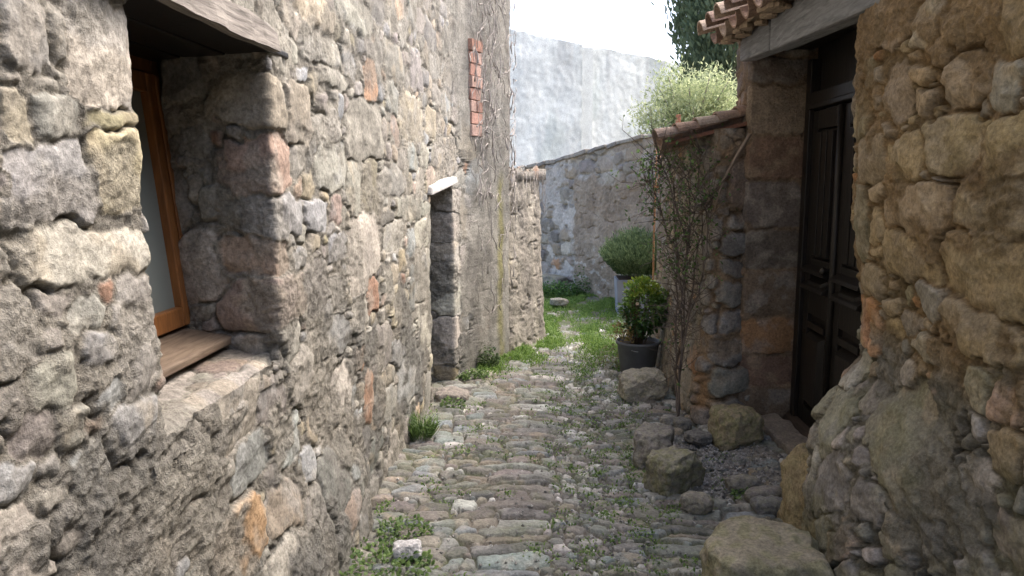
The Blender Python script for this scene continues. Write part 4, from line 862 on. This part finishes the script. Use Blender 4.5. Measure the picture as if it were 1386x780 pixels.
leaf_obj("foliage", (Pc[keep], D[keep], (np.array([0, 0, 1.])+.7*unit(n)+.4*v)[keep], rng.uniform(.03, .055, n)[keep], rng.uniform(.016, .027, n)[keep], col[keep], .12), M_GLOSSY, bp)
n = 160; a = rng.uniform(2.2, 4.4, n); rr = rng.uniform(.06, .22, n); Pc = np.stack([.735+rr*np.cos(a), 6.35+rr*np.sin(a), .27+rng.uniform(0, .13, n)], 1)
leaf_obj("dry_leaves", (Pc, unit(n)+np.array([-.4, 0, .6]), unit(n), rng.uniform(.02, .04, n), rng.uniform(.012, .02, n), mixc((.14, .16, .05), (.30, .2, .09), rng.random(n)), .15), M_LEAF, bp)
n = 9; a = np.linspace(0, 5.6, n); c0 = np.array([.70, 6.16, .60]); D = np.stack([np.cos(a), -.5+0*a, np.sin(a)], 1)
leaf_obj("flower", (np.tile(c0, (n, 1)), D, np.tile([0, -1., .2], (n, 1)), np.full(n, .016), np.full(n, .014), np.tile((.75, .62, .48), (n, 1)), .1), M_LEAF, bp)

# rosemary in a tall planter
rp = thing("planter_shrub", "bushy grey green rosemary in a square slate grey planter near the far wall", "potted plant", (1.2, 9.15, 0))
mb = MB(); mb.hexa([(.80, 8.97, 0), (1.20, 8.97, 0), (1.20, 9.35, 0), (.80, 9.35, 0), (.775, 8.95, .42), (1.22, 8.95, .42), (1.22, 9.37, .42), (.775, 9.37, .42)]); mb.build("planter", M_PLANTER, rp, bevel=.01)
mb = MB(); mb.col = (.09, .07, .05); mb.box(.80, 1.19, 8.98, 9.34, .405, .43); mb.build("soil", M_STONE, rp)
n = 1300; a = rng.uniform(0, 6.28, n); ph = np.sqrt(rng.random(n))*1.35; base = np.stack([1.01+.10*np.cos(a)*ph, 9.15+.12*np.sin(a)*ph, np.full(n, .42)], 1)
dirs = np.stack([np.sin(ph)*np.cos(a)*.56, np.sin(ph)*np.sin(a)*.56, np.cos(ph)*.72+.22], 1); Ln = rng.uniform(.46, .56, n)
m_ = 17; tt = np.linspace(.22, 1, m_); ii = np.repeat(np.arange(n), m_); t_ = np.tile(tt, n)+rng.normal(0, .02, n*m_)
Pc = base[ii]+dirs[ii]*(Ln[ii]*t_)[:, None]+np.array([0, 0, 1.])*(.07*t_**2)[:, None]+rng.normal(0, .006, (n*m_, 3)); D = dirs[ii]+.55*unit(n*m_)+np.array([0, 0, .3])
col = mixc((.06, .10, .045), (.22, .29, .14), np.clip(.25+.5*t_-.2+rng.normal(0, .22, n*m_), 0, 1))
leaf_obj("foliage", (Pc, D, unit(n*m_), rng.uniform(.028, .05, n*m_), rng.uniform(.008, .013, n*m_), col, .05), M_NEEDLE, rp)

# climbing plant on the shed corner
cl = thing("climbing_plant", "sparse climbing plant with thin bare stems and small green leaves on the shed wall", "climbing plant", (.86, 5.05, 0))
paths = []; leafpts = []
rc = random.Random(8)
main = [[(.845, 5.0, 0), (.87, 5.05, .4), (.86, 5.05, .8), (.90, 5.05, 1.15), (.93, 5.05, 1.5), (.95, 5.0, 1.75)],
        [(.86, 5.02, 0), (.89, 5.15, .5), (.95, 5.12, .9), (.96, 5.05, 1.2), (1.0, 4.9, 1.45)],
        [(.85, 5.02, .05), (.86, 5.3, .6), (.90, 5.5, 1.0), (.88, 5.6, 1.5), (.80, 5.5, 1.75)],
        [(.87, 5.06, .35), (.90, 5.02, .7), (.97, 4.92, .95), (.98, 4.88, 1.25), (.99, 4.86, 1.5)],
        [(.86, 5.05, .8), (.83, 5.1, 1.1), (.76, 5.15, 1.3), (.68, 5.1, 1.5), (.62, 5.05, 1.56)],
        [(.90, 5.05, 1.15), (.82, 5.0, 1.35), (.72, 4.95, 1.62), (.68, 4.95, 1.72)],
        [(.86, 5.2, .3), (.93, 5.25, .62), (.90, 5.3, .9), (.94, 5.3, 1.3), (.92, 5.25, 1.65)]]
for p in main:
    q = chaikin(np.array(p)[:, :2], 2); zz = chaikin(np.stack([np.array(p)[:, 2]]*2, 1), 2)[:, 0]; pts = [(x+rc.gauss(0, .006), y+rc.gauss(0, .006), z_) for (x, y), z_ in zip(q, zz)]
    paths.append((pts, list(np.linspace(.0075, .0025, len(pts))))); 
    for i in range(4, len(pts)):
        for _ in range(5):
            if rc.random() < .8:
                e0 = Vector(pts[i]); e1 = e0+Vector((rc.gauss(-.03, .08), rc.gauss(-.04, .08), rc.gauss(.06, .09))); e2 = e1+Vector((rc.gauss(-.02, .05), rc.gauss(-.02, .05), rc.gauss(.04, .06)))
                paths.append(([e0, e1, e2], [.0025, .0018, .001]))
                if e1.z > .95 or rc.random() < .12: leafpts += [(e0.lerp(e1, rc.random())) for _ in range(1 if rc.random() < .3 else 0)]+[(e1.lerp(e2, rc.random())) for _ in range(1+(rc.random() < .3))]
tubes("stems", paths, M_TWIG, cl, (.15, .12, .10))
lp = np.array([tuple(x) for x in leafpts]); lp = np.repeat(lp, 2, 0)+rng.normal(0, .018, (2*len(lp), 3)); n = len(lp)
leaf_obj("leaves", (lp, unit(n)+np.array([-.2, -.2, .2]), unit(n)+np.array([0, -.4, .8]), rng.uniform(.016, .034, n), rng.uniform(.009, .018, n), mixc((.045, .085, .03), (.17, .27, .08), rng.beta(1.4, 1.8, n)), .1), M_LEAF, cl)
dv_ = MB(); dv_.col = (.26, .20, .15); dv_.tube([(1.21, 4.86, 1.86), (1.13, 4.86, 1.72), (1.05, 4.86, 1.56), (1.0, 4.87, 1.50), (.96, 4.9, 1.42)], [.012, .011, .010, .008, .005], 8); dv_.tube([(1.09, 4.865, 1.64), (1.04, 4.85, 1.52), (1.01, 4.86, 1.40)], [.007, .006, .003], 6)
tag(dv_.build("dry_branch", M_TWIG, None, smooth=True), "dry bare branch slanting across the shed corner below the tiles", "branch")

# dead creeper on the left house
dc = []; rc = random.Random(4)
def wallp(s_, h_, o): 
    P, n_ = front.at(np.array(s_)); return (P[0]+n_[0]*o, P[1]+n_[1]*o, h_)
s63, s70 = front.s_at_y(6.28), front.s_at_y(7.0)
for i in range(150):
    s_ = rc.uniform(s63, s70+.05); h_ = rc.uniform(1.35, 3.1) if rc.random() < .8 else rc.uniform(.4, 1.4); a = rc.gauss(1.3, .8); pts = []; o = .05
    if h_ < 1.4 and rc.random() < .5: continue
    for j in range(rc.randint(5, 12)):
        pts.append(wallp(s_, h_, o+rc.uniform(0, .03))); s_ += .055*math.cos(a); h_ += .075*math.sin(a); a += rc.gauss(0, .55); s_ = min(max(s_, s63-.1), s70+.12)
    dc.append((pts, [(rc.uniform(.0016, .004) if rc.random() < .8 else .008)*(1-.6*j/len(pts)) for j in range(len(pts))]))
for i in range(45):
    t = rc.random(); x, y = -.36+.34*t, 7.06+.8*t; h_ = 1.66; pts = []; dx = rc.uniform(.02, .05)
    for j in range(rc.randint(4, 10)):
        pts.append((x-.045*h_+dx+rc.uniform(-.005, .02), y, h_)); h_ -= rc.uniform(.01, .08); y += rc.gauss(0, .045)
    dc.append((pts, rc.uniform(.0015, .003)))
dcm = tubes("dry_creeper", dc, M_TWIG, None, (.36, .33, .30), 4); tag(dcm, "web of dead grey creeper stems clinging around the red brick panel", "creeper")

# grass and weeds
def blades(pts, hmin, hmax, wd, c0, c1, spread=.5):
    n = len(pts); D = np.array([0, 0, 1.])+spread*rng.normal(0, 1, (n, 3))*np.array([1, 1, .2]); return (pts, D, unit(n)+np.array([0, -.6, 0]), rng.uniform(hmin, hmax, n), np.full(n, wd)*rng.uniform(.7, 1.3, n), mixc(c0, c1, rng.random(n)), .3)
pts = []
while len(pts) < 46000:
    y = random.uniform(6.2, 12.2); x = random.uniform(-.9, 1.3); f = float(fbm(np.array(x*3.), np.array(y*1.6), 3, 120)); c_ = .19+.05*(y-3)
    xl = float(np.interp(y, [6.4, 7.03, 7.87, 8.2, 12], [-.62, -.36, 0, -.1, -.3]))
    dl = x-xl; band = 1.5*math.exp(-(max(dl, 0)/.30)**2)*(1 if y > 6.3 else .3)
    strip = .85*math.exp(-((x-c_)/.11)**2)*(1 if y > 6.0 else .3)+.6*math.exp(-((x-c_-.24)/.09)**2)
    far = .9*min(max((y-9.2)/1.2, 0), 1)
    pr = max(band, strip*min(1, max(.2, (y-5.8)/1.5)), far)*(.55+1.1*f)
    if dl < .02 or random.random() > pr: continue
    pts.append((x, y, ground_z(x, y)-.004))
P_ = np.array(pts); leaf_obj("grass", blades(P_, .015, .065, .007, (.075, .15, .03), (.21, .32, .07), .7), M_LEAF).name = "grass"
tag(bpy.data.objects["grass"], "short green grass growing along the lanes and far end of the cobbled path", "grass", kind='stuff')
pts = []; r2 = random.Random(77)
cent = [(r2.uniform(-.85, 1.0), 2.6+4.2*r2.random()**1.2, r2.uniform(.015, .05)) for _ in range(150)]+[(.17+.05*(y_-3)+r2.gauss(0, .14), y_, r2.uniform(.02, .05)) for y_ in np.linspace(2.7, 6.8, 75)]+[(.42+.056*(y_-3)+r2.gauss(0, .05), y_, r2.uniform(.02, .05)) for y_ in np.linspace(2.7, 6.4, 36)]
for (x, y, r_) in cent:
    for _ in range(int(20+r_*900)): 
        px, py = x+r2.gauss(0, r_), y+r2.gauss(0, r_)
        if -.84 < px < 1.1: pts.append((px, py, ground_z(px, py)-.002))
P_ = np.array(pts); n = len(P_)
o = leaf_obj("weeds", (P_, np.array([0, 0, .55])+rng.normal(0, .55, (n, 3))*np.array([1, 1, .4]), unit(n)*.4+np.array([0, 0, 1.]), rng.uniform(.008, .026, n), rng.uniform(.004, .011, n), mixc((.06, .115, .03), (.19, .28, .08), rng.random(n)), .2), M_LEAF)
tag(o, "small weeds and moss sprouting between the cobbles", "weeds", kind='stuff')
def clump(label, x, y, n, r_, h, lw, c0, c1, grass=False, group=None, name="weed_clump"):
    a = rng.uniform(0, 6.28, n); q = np.sqrt(rng.random(n))*r_; px, py = x+q*np.cos(a), y+q*np.sin(a)*.8
    zz = np.array([ground_z(i, j) for i, j in zip(px, py)])
    if grass: args = (np.stack([px, py, zz], 1), np.stack([np.cos(a)*.5*q/r_, np.sin(a)*.5*q/r_, np.ones(n)], 1)+.22*unit(n), unit(n), rng.uniform(.5, 1, n)*h, np.full(n, lw), mixc(c0, c1, rng.random(n)), .35)
    else: args = (np.stack([px, py, zz+h*rng.random(n)**1.2*(1-.6*(q/r_)**2)], 1), np.stack([np.cos(a), np.sin(a), .3+0*a], 1)+.8*unit(n), unit(n)*.55+np.array([0, -.2, 1.]), rng.uniform(.6, 1.2, n)*lw*1.5, rng.uniform(.7, 1.2, n)*lw, mixc(c0, c1, rng.beta(1.3, 1.6, n)), .12)
    o = leaf_obj(name, args, M_LEAF); tag(o, label, "weeds" if not grass else "grass tuft", group)
G0, G1 = (.045, .09, .025), (.17, .25, .075)
clump("largest leafy weed clump, in the lower left corner beside the hole at the wall foot", -.72, 3.0, 620, .25, .06, .017, G0, G1)
clump("low leafy weeds just right of the hole at the wall foot, behind the white stone", -.66, 3.36, 300, .13, .05, .014, G0, G1)
clump("upright grass tuft against the left wall halfway to the little doorway", -.80, 4.62, 260, .07, .19, .006, (.05, .10, .03), (.16, .24, .07), True, name="grass_tuft")
clump("small green tuft at the foot of the doorway's flat stone", -.67, 5.22, 160, .08, .06, .016, G0, G1)
clump("dark green ivy-like weeds at the corner where the tall house ends", -.53, 6.45, 320, .10, .22, .022, (.03, .055, .02), (.10, .15, .05))
clump("low weeds along the wall foot just past the doorway quoins", -.60, 6.05, 260, .12, .07, .018, G0, G1)
clump("leafy weeds heaped in front of the stone step by the far wall", .10, 10.6, 900, .32, .22, .03, (.03, .085, .02), (.12, .22, .05))
clump("tall thin weeds against the grey render of the far wall", .42, 10.55, 300, .14, .42, .024, G0, (.17, .24, .09))
clump("rosette weed at the bottom edge left of the large stone block", .60, 2.78, 60, .06, .03, .026, (.07, .13, .07), (.16, .25, .14))
clump("rosette weed in the pebbled middle of the path near the bottom edge", .30, 2.88, 60, .055, .025, .024, (.07, .13, .06), (.16, .25, .11))
clump("mossy weeds between the door step stones and the long cobble", 1.0, 3.78, 120, .07, .04, .014, G0, G1)
clump("pinkish green spray of small leaves left of the grey bucket pot", .52, 6.5, 150, .09, .22, .018, (.10, .13, .05), (.26, .22, .11))
